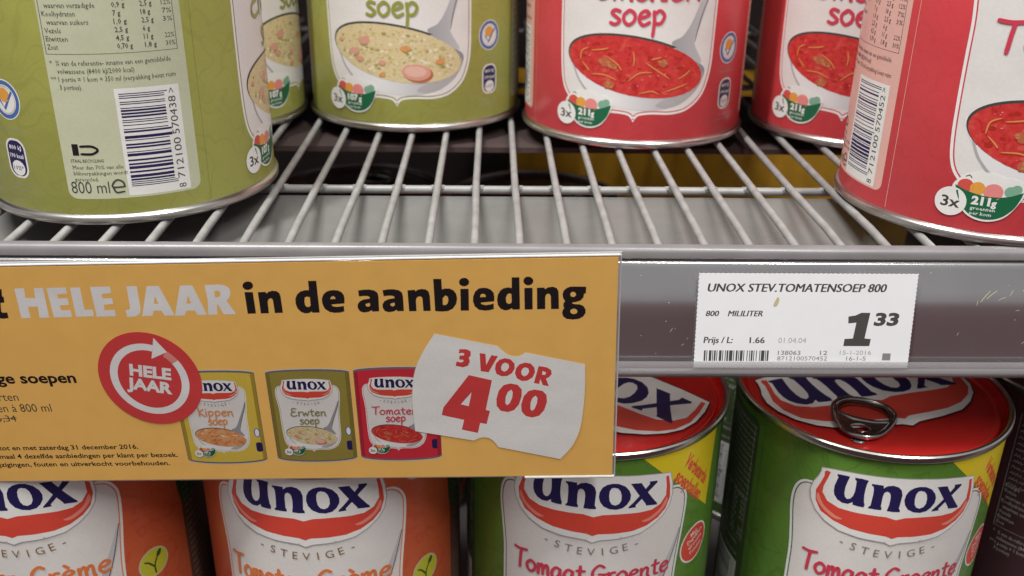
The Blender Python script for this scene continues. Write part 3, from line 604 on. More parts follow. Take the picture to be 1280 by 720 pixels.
# ------------------------------------------------------------------ price rail
railm = mat('grey_rail_plastic', (.50, .49, .50), .17, .90, noise=.10, nscale=25, bump=.03, bscale=40, coat=.6)
lipm = mat('milky_lip_plastic', (.165, .155, .158), .36, 0, noise=.2, nscale=60, coat=.12)
rl = empty('price_rail', (0, 0, 0), 0, 'long grey plastic price rail clipped along the front edge of the wire shelf', 'price rail')
X0, X1 = -.2, .37
bm = extrude_profile([(1.2, -5.5), (1.2, -.6), (.4, .2), (-1.2, .3), (-2.4, -.3), (-3.0, -1.6), (-3.2, -3.2), (-2.2, -4.2), (-2.2, -6)], X0, X1, True); bm_obj('top_lip', bm, lipm, rl)
# front face: gently bulged, leaning out towards the bottom
face = [(-2.4, -4.1), (-3.4, -4.2), (-3.9, -4.7), (-4.3, -6), (-5.3, -9.5), (-6.4, -13), (-7.3, -16), (-7.9, -18.5), (-8.4, -22), (-8.9, -26), (-9.5, -31), (-10.1, -35), (-10.7, -38.5)]
bm = extrude_profile(face+[(-9.4, -38.8), (-7.6, -31), (-6.6, -22), (-4.8, -13), (-2.2, -6)], X0, X1, True); bm_obj('rail_face', bm, railm, rl)
bm = extrude_profile([(-11.6, -38.9), (-12.6, -38.9), (-13.2, -39.3), (-13.3, -40.3), (-12.6, -41.3), (-10.6, -41.5), (-9.4, -40.9), (-9.4, -39.4)], X0, X1, True); bm_obj('bottom_lip', bm, lipm, rl)
# small scuffs on the rail face
scuff = ink('yellow_scuff', (.48, .43, .24))
SA = Art()
for (x, z, L_, an) in ((240.5, -14.5, 4.5, 50), (242.5, -14.0, 4, 38), (246, -15.2, 2.6, 20), (249, -13.4, 2, 60), (238, -16.6, 1.6, 80), (251.5, -19, 1.2, 10), (233, -27, 1.0, 70), (150, -12, 1.2, 15), (139, -26, 1.5, 60), (143, -31, .9, 30), (255, -30, 1.1, 45)):
    c0, s0 = math.cos(math.radians(an)), math.sin(math.radians(an)); SA.line([(x-c0*L_/2, z-s0*L_/2), (x, z+.15), (x+c0*L_/2, z+s0*L_/2)], .16 if L_ < 3 else .22, scuff, 0)
for i in range(34): x, z = random.uniform(125, 275), random.uniform(-36, -7); SA.ell(x, z, random.uniform(.07, .2), random.uniform(.07, .16), 'silverline', 0, n=6)
so = SA.build('scuff_marks', rl)
def face_y(z):
    for (y0, z0), (y1, z1) in zip(face, face[1:]):
        if z1 <= z <= z0: return y0+(y1-y0)*(z-z0)/(z1-z0)
    return face[-1][0]
for v in so.data.vertices: v.co.y = (face_y(v.co.z/MM)-.03)*MM
so['kind'] = 'stuff'

# ------------------------------------------------------------------ frames for flat things
def frame_empty(name, origin, ex, ey, label, cat, group=None):
    o = empty(name, (0, 0, 0), 0, label, cat, group)
    ex = Vector(ex).normalized(); ez = Vector(ey).normalized(); n = ez.cross(ex)  # local y points away from the viewer
    M = Matrix((ex, n, ez)).transposed().to_4x4(); M.translation = Vector(origin); o.matrix_world = M; return o

# price label slotted into the rail (origin: its top right corner; axes from the rail's lean)
pl = frame_empty('price_label', (.217132, -.0072, -.0065), (1, 0, 0), (-.00126, .156434, .987688), 'white paper shelf price label reading UNOX STEV.TOMATENSOEP 800, 1.33', 'price label')
A = Art()
def teeth(p, q, n, d):
    out = []; L = math.hypot(q[0]-p[0], q[1]-p[1]); nx, ny = -(q[1]-p[1])/L, (q[0]-p[0])/L
    for i in range(n):
        t = i/n; a = d if i % 2 else 0; out.append((p[0]+(q[0]-p[0])*t+nx*a, p[1]+(q[1]-p[1])*t+ny*a))
    return out
W, H = 70.6, 31.9
outl = teeth((0, 0), (-W, 0), 90, .16)+teeth((-W, 0), (-W, -H), 46, .22)+teeth((-W, -H), (0, -H), 90, .16)+teeth((0, -H), (0, 0), 46, .22)
plm = mat('price_label_paper', (.72, .72, .74), .6, noise=.02, nscale=120, bump=.05, bscale=400)
bm = bmesh.new(); tr = tessellate_polygon([[Vector((x, y, 0)) for x, y in outl]])
for yy in (0, .00018):
    vs = [bm.verts.new((x*MM, yy, y*MM)) for x, y in outl]
    for t3 in tr: bm.faces.new([vs[i] for i in t3])
    if yy == 0: v0 = vs
n = len(outl)
for i in range(n): bm.faces.new((v0[i], v0[(i+1) % n], vs[(i+1) % n], vs[i]))
bm_obj('paper', bm, plm, pl, smooth=False)
A.text('UNOX STEV.TOMATENSOEP 800', -67.7, -6.1, 2.65, 'dark', 1, w=57.4, dbl=.26, shear=.17)
A.text('800', -67.7, -14.3, 1.8, 'dark', 1, w=4.1, dbl=.16, shear=.15); A.text('MILILITER', -60.5, -14.3, 1.85, 'dark', 1, w=11.2, dbl=.16, shear=.2)
A.text('Prijs / L:', -67.8, -23.4, 2.1, 'dark', 1, w=9.3, dbl=.16, shear=.1); A.text('1.66', -52.8, -23.4, 2.0, 'dark', 1, w=4.8, dbl=.16)
A.text('01.04.04', -43.4, -23.3, 1.75, 'grey2', 1, w=9.1); A.text('138063', -43.2, -27.4, 1.45, 'grey', 1, w=7.4, bold=.01); A.text('12', -29.4, -27.4, 1.45, 'grey', 1, w=2.4, bold=.01)
A.text('15-1-2016', -22.9, -27.3, 1.45, 'grey2', 1, w=10.3); A.text('8712100570452', -43.3, -29.3, 1.4, 'grey', 1, w=16.4); A.text('16-1-5', -20.6, -29.3, 1.4, 'grey', 1, w=6.4)
A.rect(-8.8, -29.2, -6.1, -26.8, 'grey', 1)
A.text('33', -12.9, -17.4, 4.4, 'dark', 1, w=7.9, bold=.045, shear=.12)
A.poly([(-22.0, -24.3), (-13.5, -24.3), (-13.2, -21.9), (-15.3, -21.7), (-14.3, -13.0), (-17.2, -13.0), (-19.0, -13.9), (-21.3, -14.3), (-21.1, -16.6), (-18.5, -16.3), (-19.1, -21.7), (-21.8, -21.9)], 'dark', 1)
x = -67.4
for i, q in enumerate([2,1,1,2,3,1,1,1,2,1,1,2,3,1,1,2,1,1,2,1,4,1,1,2,2,1,1,1,3,1,1,3,1,2,1,1,2,1,1,2,1,3,1,1,4,1,1,1,2]):
    d = q*.275
    if i % 2 == 0: A.rect(x, -29.5, min(x+d, -45.6), -25.9, 'dark', 1)
    x += d
A.smooth([(-45.1, -8.3), (-44.5, -7.9), (-44.2, -9.2), (-45.0, -10.9), (-46.0, -10.7)], scuff, 2)
A.build('printing', pl)
# clear lip that holds the label's bottom edge
lc = clear_plastic('clear_lip', (.36, .34, .345), .38, .1)
bm = extrude_profile([(-12.5, -35.6), (-12.8, -35.4), (-13.15, -36.2), (-13.75, -39.2), (-13.6, -39.6), (-13.3, -39.2)], X0, X1, True); bm_obj('clear_lip', bm, lc, rl)

# ------------------------------------------------------------------ promotion sign
# heavy display lettering drawn as outlines, mm on the card
G_SIGN = {
 'black': [[[(-114.76,-10.04),(-112.15,-10.09),(-112.4,-17.85),(-115.02,-17.9)]],[[(-111.71,-7.86),(-111.89,-8.37),(-112.25,-8.82),(-112.75,-9.16),(-113.32,-9.33),(-113.89,-9.32),(-114.4,-9.13),(-114.78,-8.78),(-114.99,-8.32),(-115.0,-7.79),(-114.82,-7.28),(-114.45,-6.83),(-113.96,-6.5),(-113.39,-6.33),(-112.82,-6.34),(-112.31,-6.53),(-111.93,-6.88),(-111.72,-7.34)]],[[(-110.61,-10.18),(-108.15,-10.1),(-108.07,-10.79),(-107.34,-10.12),(-106.06,-9.73),(-104.85,-9.85),(-104.01,-10.55),(-103.76,-11.81),(-103.93,-17.77),(-106.46,-17.79),(-106.37,-13.18),(-106.62,-12.55),(-107.15,-12.44),(-107.78,-12.93),(-108.1,-13.78),(-108.34,-17.82),(-110.88,-17.87)]],[[(-94.54,-6.44),(-92.01,-6.49),(-92.4,-17.88),(-94.7,-17.87),(-94.81,-17.42),(-95.76,-17.98),(-97.01,-18.09),(-98.18,-17.55),(-99.1,-16.32),(-99.49,-14.41),(-99.23,-12.52),(-98.51,-11.12),(-97.44,-10.2),(-96.15,-9.76),(-94.66,-9.72)],[(-96.3,-12.26),(-95.51,-12.02),(-94.73,-12.29),(-94.89,-15.13),(-95.17,-15.6),(-96.02,-15.81),(-96.55,-15.26),(-96.63,-13.83)]],[[(-87.09,-9.83),(-85.75,-10.01),(-84.74,-10.59),(-84.11,-11.7),(-84.06,-13.17),(-84.29,-14.69),(-88.39,-14.99),(-88.01,-15.63),(-87.0,-15.9),(-85.62,-15.77),(-84.56,-15.57),(-84.62,-17.54),(-85.88,-17.97),(-87.81,-18.06),(-89.4,-17.61),(-90.63,-16.48),(-91.17,-14.72),(-91.1,-12.83),(-90.48,-11.42),(-89.46,-10.44),(-88.32,-9.96)],[(-88.57,-13.09),(-86.87,-13.0),(-86.96,-12.37),(-87.48,-11.95),(-88.14,-12.28)]],[[(-79.52,-10.14),(-78.01,-9.88),(-76.15,-9.84),(-74.5,-10.23),(-73.65,-11.06),(-73.46,-12.32),(-73.77,-17.73),(-75.88,-17.81),(-76.04,-17.26),(-77.14,-17.89),(-78.57,-18.09),(-79.77,-17.63),(-80.32,-16.34),(-80.18,-15.08),(-79.44,-14.01),(-78.23,-13.38),(-76.24,-13.06),(-76.18,-12.55),(-76.71,-12.19),(-77.78,-12.1),(-79.51,-12.28)],[(-77.61,-14.94),(-76.4,-14.64),(-76.31,-15.58),(-76.95,-16.04),(-77.64,-15.77),(-77.81,-15.3)]],[[(-71.99,-10.2),(-70.45,-9.91),(-68.6,-9.87),(-66.94,-10.29),(-66.09,-11.13),(-65.89,-12.38),(-66.03,-17.76),(-68.06,-17.8),(-68.27,-17.29),(-69.32,-17.89),(-70.75,-18.12),(-71.96,-17.69),(-72.55,-16.37),(-72.46,-15.14),(-71.74,-14.07),(-70.56,-13.45),(-68.58,-13.05),(-68.53,-12.59),(-69.03,-12.22),(-70.13,-12.13),(-71.83,-12.35)],[(-69.9,-14.97),(-68.72,-14.67),(-68.65,-15.57),(-69.25,-16.07),(-69.91,-15.8),(-70.09,-15.33)]],[[(-64.32,-10.34),(-62.0,-10.21),(-61.9,-10.81),(-61.23,-10.22),(-59.98,-9.93),(-58.61,-10.16),(-57.81,-11.0),(-57.6,-12.43),(-57.68,-17.84),(-59.96,-17.91),(-59.92,-13.28),(-60.34,-12.63),(-61.11,-12.61),(-61.77,-13.17),(-62.0,-14.14),(-62.11,-17.87),(-64.42,-17.9)]],[[(-56.14,-6.47),(-53.67,-6.52),(-53.7,-10.25),(-52.9,-9.91),(-51.37,-9.94),(-50.18,-10.6),(-49.42,-11.86),(-49.22,-13.65),(-49.7,-15.62),(-50.72,-17.13),(-52.33,-18.04),(-54.21,-18.16),(-56.31,-17.97)],[(-53.65,-13.32),(-52.75,-12.34),(-52.07,-12.89),(-51.94,-14.14),(-52.32,-15.29),(-52.97,-15.85),(-53.8,-15.73)]],[[(-48.06,-10.11),(-45.52,-10.16),(-45.79,-17.94),(-48.34,-17.97)]],[[(-45.21,-7.8),(-45.33,-8.31),(-45.63,-8.76),(-46.06,-9.09),(-46.58,-9.26),(-47.12,-9.25),(-47.62,-9.06),(-48.02,-8.72),(-48.26,-8.26),(-48.33,-7.74),(-48.21,-7.22),(-47.91,-6.78),(-47.48,-6.45),(-46.96,-6.28),(-46.42,-6.29),(-45.92,-6.48),(-45.53,-6.82),(-45.28,-7.28)]],[[(-41.2,-9.85),(-39.86,-10.0),(-38.68,-10.61),(-37.92,-11.72),(-37.71,-13.28),(-37.85,-14.78),(-42.03,-15.15),(-41.78,-15.72),(-40.66,-16.06),(-39.3,-15.92),(-38.06,-15.54),(-38.06,-17.53),(-39.38,-17.98),(-41.02,-18.08),(-42.77,-17.67),(-43.93,-16.47),(-44.39,-14.73),(-44.24,-12.85),(-43.54,-11.15),(-42.42,-10.08)],[(-42.16,-13.2),(-40.32,-13.11),(-40.5,-12.29),(-41.16,-11.97),(-41.84,-12.2)]],[[(-32.2,-6.36),(-29.86,-6.4),(-29.98,-17.83),(-32.26,-17.86),(-32.46,-17.31),(-33.4,-17.93),(-34.63,-18.13),(-35.97,-17.47),(-36.73,-16.13),(-36.96,-14.23),(-36.6,-12.36),(-35.88,-10.98),(-34.78,-10.16),(-33.43,-9.87),(-32.31,-10.11)],[(-33.77,-12.41),(-33.09,-11.96),(-32.43,-12.28),(-32.45,-15.1),(-32.93,-15.72),(-33.61,-15.71),(-34.13,-15.07),(-34.22,-13.66)]],[[(-28.45,-10.18),(-25.94,-10.14),(-26.03,-17.9),(-28.52,-17.92)]],[[(-25.65,-7.77),(-25.76,-8.29),(-26.03,-8.75),(-26.44,-9.09),(-26.94,-9.26),(-27.47,-9.25),(-27.96,-9.06),(-28.36,-8.71),(-28.61,-8.24),(-28.69,-7.71),(-28.59,-7.19),(-28.31,-6.73),(-27.9,-6.4),(-27.41,-6.23),(-26.88,-6.24),(-26.39,-6.43),(-25.99,-6.78),(-25.74,-7.24)]],[[(-24.6,-10.16),(-22.33,-10.14),(-22.07,-10.76),(-21.26,-10.1),(-19.79,-9.88),(-18.59,-10.36),(-18.0,-11.52),(-17.9,-17.89),(-20.34,-17.88),(-20.4,-13.13),(-20.74,-12.4),(-21.41,-12.33),(-21.96,-12.88),(-22.1,-13.72),(-22.15,-17.85),(-24.67,-17.86)]],[[(-13.51,-9.93),(-9.56,-10.07),(-9.62,-12.39),(-10.16,-12.53),(-10.41,-13.93),(-11.35,-15.01),(-12.69,-15.46),(-13.63,-15.6),(-13.9,-15.97),(-12.96,-16.24),(-11.47,-16.33),(-10.39,-16.92),(-9.68,-18.2),(-9.69,-19.47),(-10.36,-20.73),(-11.71,-21.6),(-13.62,-21.83),(-15.52,-21.54),(-16.61,-20.62),(-16.93,-19.34),(-16.74,-18.23),(-16.28,-17.6),(-16.6,-16.81),(-16.46,-15.7),(-16.0,-15.18),(-16.59,-13.98),(-16.8,-12.72),(-16.45,-11.33),(-15.51,-10.42),(-14.45,-9.98)],[(-12.62,-12.74),(-12.79,-13.28),(-13.25,-13.62),(-13.81,-13.61),(-14.27,-13.26),(-14.44,-12.7),(-14.27,-12.16),(-13.82,-11.83),(-13.25,-11.84),(-12.8,-12.19)],[(-12.16,-18.85),(-12.38,-19.43),(-12.95,-19.77),(-13.65,-19.76),(-14.22,-19.39),(-14.44,-18.81),(-14.22,-18.23),(-13.65,-17.89),(-12.95,-17.9),(-12.38,-18.27)]],[[(-193.29,-10.28),(-192.45,-8.44),(-190.15,-7.48),(-190.76,-10.23),(-190.29,-10.34),(-190.68,-12.47),(-191.88,-12.52),(-192.64,-15.59),(-192.35,-16.12),(-190.84,-16.07),(-190.98,-18.12),(-192.71,-18.36),(-194.72,-18.05),(-195.28,-16.93),(-194.25,-12.48),(-194.99,-12.46),(-194.5,-10.36)]]],
 'signwhite': [[[(-186.12,-7.48),(-183.07,-7.44),(-183.55,-10.9),(-180.53,-11.02),(-180.02,-7.49),(-177.11,-7.38),(-178.03,-18.2),(-181.12,-18.22),(-180.58,-14.09),(-183.74,-14.21),(-183.95,-18.17),(-186.92,-18.29)]],[[(-176.04,-7.47),(-170.04,-7.34),(-170.1,-9.59),(-173.28,-9.8),(-173.39,-11.32),(-170.4,-11.21),(-170.57,-13.65),(-173.53,-13.88),(-173.54,-15.59),(-170.56,-15.57),(-170.69,-18.06),(-176.52,-18.16)]],[[(-168.67,-7.47),(-165.6,-7.42),(-166.09,-15.55),(-163.49,-15.49),(-163.7,-17.9),(-169.41,-18.08)]],[[(-162.37,-7.38),(-156.19,-7.3),(-156.27,-9.61),(-159.37,-9.89),(-159.48,-11.58),(-156.5,-11.46),(-156.54,-13.5),(-159.65,-13.85),(-159.83,-15.83),(-156.62,-15.72),(-156.72,-18.03),(-162.85,-18.13)]],[[(-151.0,-7.36),(-147.77,-7.32),(-148.32,-15.35),(-148.91,-17.06),(-150.19,-18.14),(-151.74,-18.39),(-153.26,-18.3),(-153.19,-15.88),(-152.19,-15.8),(-151.57,-15.3)]],[[(-144.71,-7.38),(-140.91,-7.38),(-138.14,-18.11),(-141.33,-18.16),(-141.92,-16.33),(-144.43,-16.28),(-145.2,-18.16),(-148.4,-18.11)],[(-142.87,-11.03),(-143.9,-13.79),(-142.36,-13.75)]],[[(-134.34,-7.33),(-130.51,-7.4),(-127.89,-18.05),(-130.86,-18.07),(-131.43,-16.41),(-134.16,-16.46),(-134.98,-18.17),(-138.01,-18.22)],[(-132.59,-11.05),(-133.6,-13.91),(-132.04,-13.77)]],[[(-126.71,-7.37),(-122.38,-7.22),(-120.41,-7.59),(-119.28,-8.61),(-119.13,-10.29),(-119.69,-11.79),(-120.86,-13.12),(-118.7,-17.94),(-122.55,-18.01),(-123.8,-14.26),(-124.14,-14.49),(-124.57,-18.04),(-127.44,-17.99),(-126.68,-12.34)],[(-124.02,-9.53),(-122.91,-9.38),(-122.25,-10.06),(-122.46,-11.23),(-123.21,-11.79),(-124.23,-11.78)]]],
 'red': [[[(-49.57,-32.18),(-47.45,-32.21),(-46.07,-32.93),(-46.02,-34.52),(-46.74,-35.58),(-46.45,-36.93),(-47.11,-38.53),(-48.71,-39.16),(-51.14,-38.58),(-50.73,-36.86),(-49.28,-37.31),(-48.5,-36.89),(-48.55,-36.25),(-49.88,-36.07),(-49.62,-34.62),(-48.24,-34.54),(-48.07,-33.8),(-48.85,-33.57),(-49.84,-33.77)]],[[(-43.19,-33.77),(-41.34,-34.12),(-41.3,-38.36),(-39.5,-34.63),(-37.39,-35.04),(-40.66,-41.24),(-43.15,-40.77)]],[[(-35.19,-35.83),(-33.43,-36.34),(-32.24,-37.97),(-32.2,-39.86),(-33.15,-41.75),(-34.75,-42.81),(-36.54,-42.84),(-38.08,-41.94),(-38.55,-40.03),(-38.16,-37.87),(-36.99,-36.44)],[(-35.25,-37.54),(-34.15,-38.1),(-33.97,-39.29),(-34.54,-40.47),(-35.59,-41.11),(-36.46,-40.44),(-36.56,-39.25),(-36.07,-38.07)]],[[(-28.8,-37.65),(-27.03,-38.05),(-25.86,-39.69),(-25.71,-41.49),(-26.55,-43.49),(-28.28,-44.73),(-30.08,-44.81),(-31.63,-43.68),(-32.16,-41.76),(-31.75,-39.76),(-30.6,-38.27)],[(-28.84,-39.48),(-27.83,-39.93),(-27.58,-41.13),(-28.14,-42.37),(-29.15,-43.07),(-30.03,-42.34),(-30.17,-41.09),(-29.7,-40.01)]],[[(-24.51,-39.07),(-21.93,-39.59),(-20.52,-40.7),(-20.35,-42.23),(-21.17,-43.41),(-22.21,-43.95),(-21.34,-47.04),(-23.27,-46.57),(-24.05,-44.08),(-24.44,-46.11),(-26.14,-45.7)],[(-23.29,-40.98),(-22.18,-41.54),(-22.41,-42.52),(-23.49,-42.5)]],[[(-47.08,-42.23),(-39.7,-44.38),(-42.19,-56.28),(-40.83,-56.76),(-42.16,-62.16),(-44.27,-61.66),(-45.25,-65.86),(-50.54,-64.37),(-49.57,-60.31),(-54.85,-58.79),(-56.89,-58.18),(-56.09,-55.04)],[(-46.52,-49.09),(-50.33,-53.88),(-47.72,-54.71)]],[[(-33.71,-45.74),(-31.47,-46.33),(-30.16,-48.13),(-30.23,-50.92),(-31.22,-54.28),(-32.89,-56.53),(-34.97,-57.3),(-37.25,-56.75),(-38.55,-54.74),(-38.54,-51.91),(-37.65,-48.56),(-35.99,-46.37)],[(-33.56,-48.18),(-33.09,-49.19),(-33.33,-51.43),(-34.18,-53.67),(-35.12,-54.51),(-35.68,-53.65),(-35.46,-51.12),(-34.72,-49.17)]],[[(-25.87,-48.3),(-23.39,-48.9),(-22.14,-50.48),(-21.99,-53.29),(-22.95,-56.69),(-24.67,-58.95),(-26.99,-59.66),(-29.04,-59.0),(-30.38,-57.14),(-30.49,-54.3),(-29.55,-50.93),(-27.92,-48.83)],[(-25.69,-50.71),(-25.07,-51.67),(-25.28,-53.81),(-26.14,-56.18),(-27.03,-56.97),(-27.51,-56.05),(-27.37,-53.49),(-26.7,-51.64)]]],
}
KS = .963
sg = frame_empty('promotion_sign', (.117157, -.0312, .008621), (.99844275, -.03905565, .03983391), (-.04367399, -.10298312, .99372383), 'wide orange promotion card HELE JAAR in de aanbieding hung on the price rail', 'promotion sign')
sg.scale = (KS, KS, KS)
signm = mat('orange_card', (.90, .52, .135), .5, noise=.05, nscale=120, bump=.05, spec=.35)
SW, SH = 262, 84.9; Art.step0 = .006
bm = bmesh.new(); box(bm, (-SW*MM, 0, -SH*MM), (0, .0006, 0)); bm_obj('card', bm, signm, sg, smooth=False)
slv = clear_plastic('clear_sleeve', (.8, .8, .8), .35, .1)
bm = bmesh.new(); box(bm, (-(SW+1)*MM, .0008, -(SH+1.1)*MM), (.0011, .0014, .0012)); bm_obj('clear_sleeve', bm, slv, sg, smooth=False)
edgem = mat('clear_sleeve_edge', (.60, .60, .60), .12, noise=.08, coat=.6)
bm = bmesh.new(); tube(bm, [(-(SW)*MM, .0004, .0006), (.0006, .0004, .0006)], .00042, 8); tube(bm, [(.0008, .0004, .0006), (.0008, .0004, -(SH+.4)*MM)], .00022, 8); tube(bm, [(-.030, .0002, -(SH+.6)*MM), (.0006, .0002, -(SH+.6)*MM)], .0006, 8); bm_obj('sleeve_edge', bm, edgem, sg)
A = Art()
for shape in G_SIGN['black']: (A.poly(shape[0], 'black', 1, shape[1:]))
for shape in G_SIGN['signwhite']: A.poly(shape[0], 'signwhite', 1, shape[1:])
A.build('headline', sg)
A = Art()
A.text('Stevige soepen', -175.6, -43.4, 4.3, 'black', 1, right=True, sub=('ge soepen', 26.4), bold=.028)
A.text('Alle soorten', -196.8, -50.3, 3.2, 'dark', 1, right=True, sub=('rten', 6.6)); A.text('blikken à 800 ml', -186.9, -54.9, 3.2, 'dark', 1, right=True, sub=('en à 800 ml', 18.2))
A.text('5,34', -200.0, -58.9, 2.6, 'dark', 1, right=True, sub=(',34', 4.6)); A.line([(-208, -57.9), (-199.8, -57.3)], .35, 'dark', 2)
for s, x, y, sub in (('Geldig tot en met zaterdag 31 december 2016.', -161.4, -71.2, ('tot en met zaterdag 31 december 2016.', 48.2)), ('Maximaal 4 dezelfde aanbiedingen per klant per bezoek.', -148.5, -74.9, ('maal 4 dezelfde aanbiedingen per klant per bezoek.', 62.0)), ('Wijzigingen, fouten en uitverkocht voorbehouden.', -152.0, -78.5, ('ijzigingen, fouten en uitverkocht voorbehouden.', 60.2))):
    A.text(s, x, y, 2.0, 'black', 1, right=True, sub=sub, bold=.02, res=2)
A.build('small_print', sg)
# three printed cans
PC = {'yellow': ink('yellow_can_ink', (.66, .48, .07)), 'olive': ink('olive_can_ink', (.30, .24, .05)), 'red': ink('red_can_ink', (.60, .03, .05))}
I['edge_yellow'] = ink('yellow_edge_ink', (.36, .25, .03)); I['edge_olive'] = ink('olive_edge_ink', (.20, .16, .03)); I['edge_red'] = ink('red_edge_ink', (.40, .02, .035))
def mini(k, cx, y0, wd, ht):
    A = Art(); sx, sy = wd/99, ht/122; A.T = lambda x, y: (cx+x*sx+(y-61)*sy*.03, y0+y*sy)
    def arc(w_, yb, d, n=20): return [(w_*math.cos(math.pi+math.pi*i/n), yb+d*math.sin(math.pi+math.pi*i/n)) for i in range(n+1)]
    def body(w_, yb, yt, db, dt): return arc(w_, yb, db)+[(w_*math.cos(math.pi*i/20), yt+dt*math.sin(math.pi*i/20)) for i in range(21)]
    A.poly(body(49.5, 3.5, 118, 6.5, 4), 'rimgrey', 0)
    A.poly(body(48.8, 6.2, 115.5, 6.3, 3.4), PC[k], 1)
    for sg_ in (-1, 1): A.poly([(sg_*48.8, 6.2), (sg_*44.5, 3.6), (sg_*44.5, 116.8), (sg_*48.8, 115.5)], 'edge_'+k, 2)
    A.line([(49*math.cos(math.pi*i/16), 118.2+3.6*math.sin(math.pi*i/16)) for i in range(17)], 1.0, 'silverline', 2); A.line([(49*math.cos(math.pi*i/16), 3.6-6.2*math.sin(math.pi*i/16)) for i in range(17)], .9, 'silverline', 2)
    A.lo = 2; A.T = lambda x, y: (cx+(x*1.04-3)*sx+(y-61)*sy*.03, y0+y*sy); panel_art(A, k); A.lo = 6; picture(A, k, 0); A.lo = 18
    for s, x0, x1, y, h in KIND[k]['names']: hand(A, s, x0, x1, y, h*(1.08), {'olive': 'oliveline', 'yellow': 'noodle'}.get(k, 'crimson'), 1)
    stevige(A, k, 0); logo(A, 1); A.lo = 17; veg_badge(A, k, 0); A.lo = 1
    x = 44.0; A.ell(x-1, 40, 3.6, 6.2, 'blue', 1, hole=1.2); A.ell(x-1, 40, 2.4, 5, 'white', 2); A.rrect(x-4.5, 14, x+3.2, 27, 3, 'navy', 1)
    A.build('can_picture', sg)
mini('yellow', -131.0, -77.4, 27.4, 38.4); mini('olive', -100.0, -77.0, 27.4, 38.0); mini('red', -71.2, -76.8, 27.6, 38.2)
A = Art(); A.lo = 26
A.ell(-151.0, -42.2, 16.6, 18.3, 'signred', 0, 8, n=64)
A.ell(-151.2, -42.3, 12.7, 14.0, 'signwhite', 1, 6, 66, 386, n=60, hole=2.5)
A.ell(-151.2, -42.3, 12.7, 14.0, 'fade', 1, 6, 26, 46, n=12, hole=2.5)
A.poly([(-146.6, -26.2), (-143.4, -31.7), (-148.9, -34.2)], 'signwhite', 2)
A.text('HELE', -157.4, -40.6, 4.7, 'signwhite', 3, w=13.4, rot=-9.5, bold=.045); A.text('JAAR', -159.5, -45.8, 4.7, 'signwhite', 3, w=14.8, rot=-10.5, bold=.045)
A.build('round_sticker', sg)
A = Art(); A.lo = 26
tk = catmull([(-57.1, -26.2), (-61.5, -33.5), (-64.6, -41), (-66, -50), (-66.3, -58), (-66.2, -64.8)], 4)
tk += [(-46.8, -69.1)]+catmull([(-46.8, -69.1), (-44.0, -67.8), (-41.2, -68.4), (-39.4, -70.6), (-38.6, -72.0)], 3)+[(-17.8, -77.5)]
tk += catmull([(-17.8, -77.5), (-13.8, -72), (-11.2, -65), (-10.1, -56), (-9.6, -47), (-9.7, -38.6)], 4)+[(-28.6, -33.8)]+catmull([(-28.6, -33.8), (-31, -35.2), (-34, -34.6), (-36.2, -32.6), (-37.4, -31.2)], 3)
A.poly([p for i, p in enumerate(tk) if i == 0 or math.dist(p, tk[i-1]) > 1e-4], ink('ticket_white', (.84, .84, .80)), 0)
for shape in G_SIGN['red']: A.poly(shape[0], 'signred', 1, shape[1:])
A.build('price_ticket', sg)

Art.step0 = .014
# ------------------------------------------------------------------ cans
random.seed(3)
UP, DN = .0002, -.1892
def deg(a): return math.radians(a)
proto = {}
def can(k, x, y, z, off, lid, label, ring=True):
    if k not in proto:
        t = make_can(k, (x, y, z), off, lid, label, ring, GR[k]); can_print(t, k); proto[k] = t; return t
    t = copy_tree(proto[k]); t.location = (x, y, z); t.rotation_euler = (0, 0, off/R0); t['label'] = label
    for c in t.children:
        if c.name.startswith('lid'): c.rotation_euler = (0, 0, lid-off/R0)
    return t
GR = {'olive': 'olive green pea soup cans', 'red': 'red tomato soup cans', 'green': 'green vegetable soup cans', 'orange': 'orange cream soup cans', 'maroon': 'plum coloured cans'}
can('olive', .0437, .1844, UP, -4.9, deg(20), 'olive green can showing its whole ladle picture, left of the middle red can')
can('olive', -.052, .065, UP, 92, deg(120), 'nearest olive green can, turned to its barcode side, at the left')
can('olive', -.0589, .1724, UP, 71, deg(60), 'olive green soup can mostly hidden behind the barcode can at the left')
can('red', .1457, .1602, UP, -6, deg(-30), 'red tomato soup can facing front in the middle of the wire shelf')
can('red', .260, .0489, UP, -1.5, deg(10), 'big near red can at the right edge with a barcode strip')
can('red', .2532, .1590, UP, -24.6, deg(70), 'red tomato soup can standing behind the near red barcode can, its left half showing')
gr = can('green', .2268, .0348, DN, -4.3, deg(15), 'green soup can under the price label, steel pull ring showing on its red lid')
can('green', .1206, .0366, DN, -4.1, deg(-38), 'green soup can whose red lid shows between the orange card and the price label')
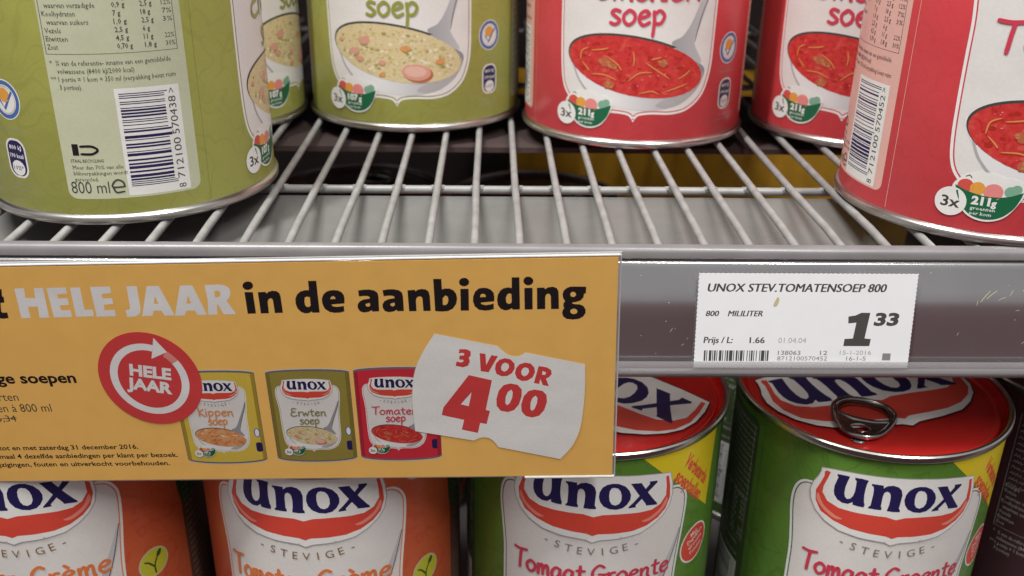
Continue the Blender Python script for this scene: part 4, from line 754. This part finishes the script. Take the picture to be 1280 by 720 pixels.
can('orange', .0186, .0345, DN, -2.6, deg(5), 'orange cream soup can under the middle of the orange promotion card')
can('orange', -.0865, .0360, DN, 0.8, deg(-50), 'orange cream soup can cut off by the left edge, below the card')
can('green', .2290, .1420, DN, 24, deg(40), 'green soup can in the second row behind the can with the pull ring')
can('green', .1235, .1430, DN, -43, deg(-80), 'green can in the second row, seen between the two front green cans')
can('orange', .0190, .1400, DN, -40, deg(100), 'orange soup can in the second row behind the middle orange can')
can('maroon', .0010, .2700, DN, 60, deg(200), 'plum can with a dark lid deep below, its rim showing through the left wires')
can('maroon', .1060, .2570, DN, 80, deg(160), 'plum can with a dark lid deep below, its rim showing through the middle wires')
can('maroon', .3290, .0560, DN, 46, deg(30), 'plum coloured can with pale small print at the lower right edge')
# ring position on the lid of the near green can and its kin
for o in bpy.data.objects:
    if o.name.startswith('pull_ring'):
        o.location = (0, 0, 0)
# the ring mesh is modelled round its own middle; seat it on the lid near the rim
rings = {o.data for o in bpy.data.objects if o.name.startswith('pull_ring')}
for me in rings: me.transform(Matrix.Rotation(deg(-40), 4, 'Z') @ Matrix.Translation((0, -.0285, .0935*.12)) @ Matrix.Diagonal((1.0, .82, .905, 1)))

# ------------------------------------------------------------------ yellow carton behind
ym = mat('yellow_carton', (.62, .32, .02), .5, noise=.12, nscale=60)
for x0, x1, yf, h, lb in ((.094, .36, .318, .164, 'yellow carton far back under the wires, behind the dark lid in the middle'),):
    ct = empty('yellow_carton', ((x0+x1)/2, yf+.04, DN), 0, lb, 'carton')
    hw = (x1-x0)/2; bm = bmesh.new(); box(bm, (-hw, -.04, 0), (hw, .04, h)); bmesh.ops.bevel(bm, geom=bm.edges[:], offset=.001, segments=2, affect='EDGES'); bm_obj('box_wall', bm, ym, ct)
    bm = bmesh.new(); box(bm, (-hw+.002, -.0385, h+.0001), (hw-.002, -.0005, h+.0011)); box(bm, (-hw+.002, .0005, h+.0001), (hw-.002, .0385, h+.0011)); bm_obj('top_flap', bm, ym, ct)
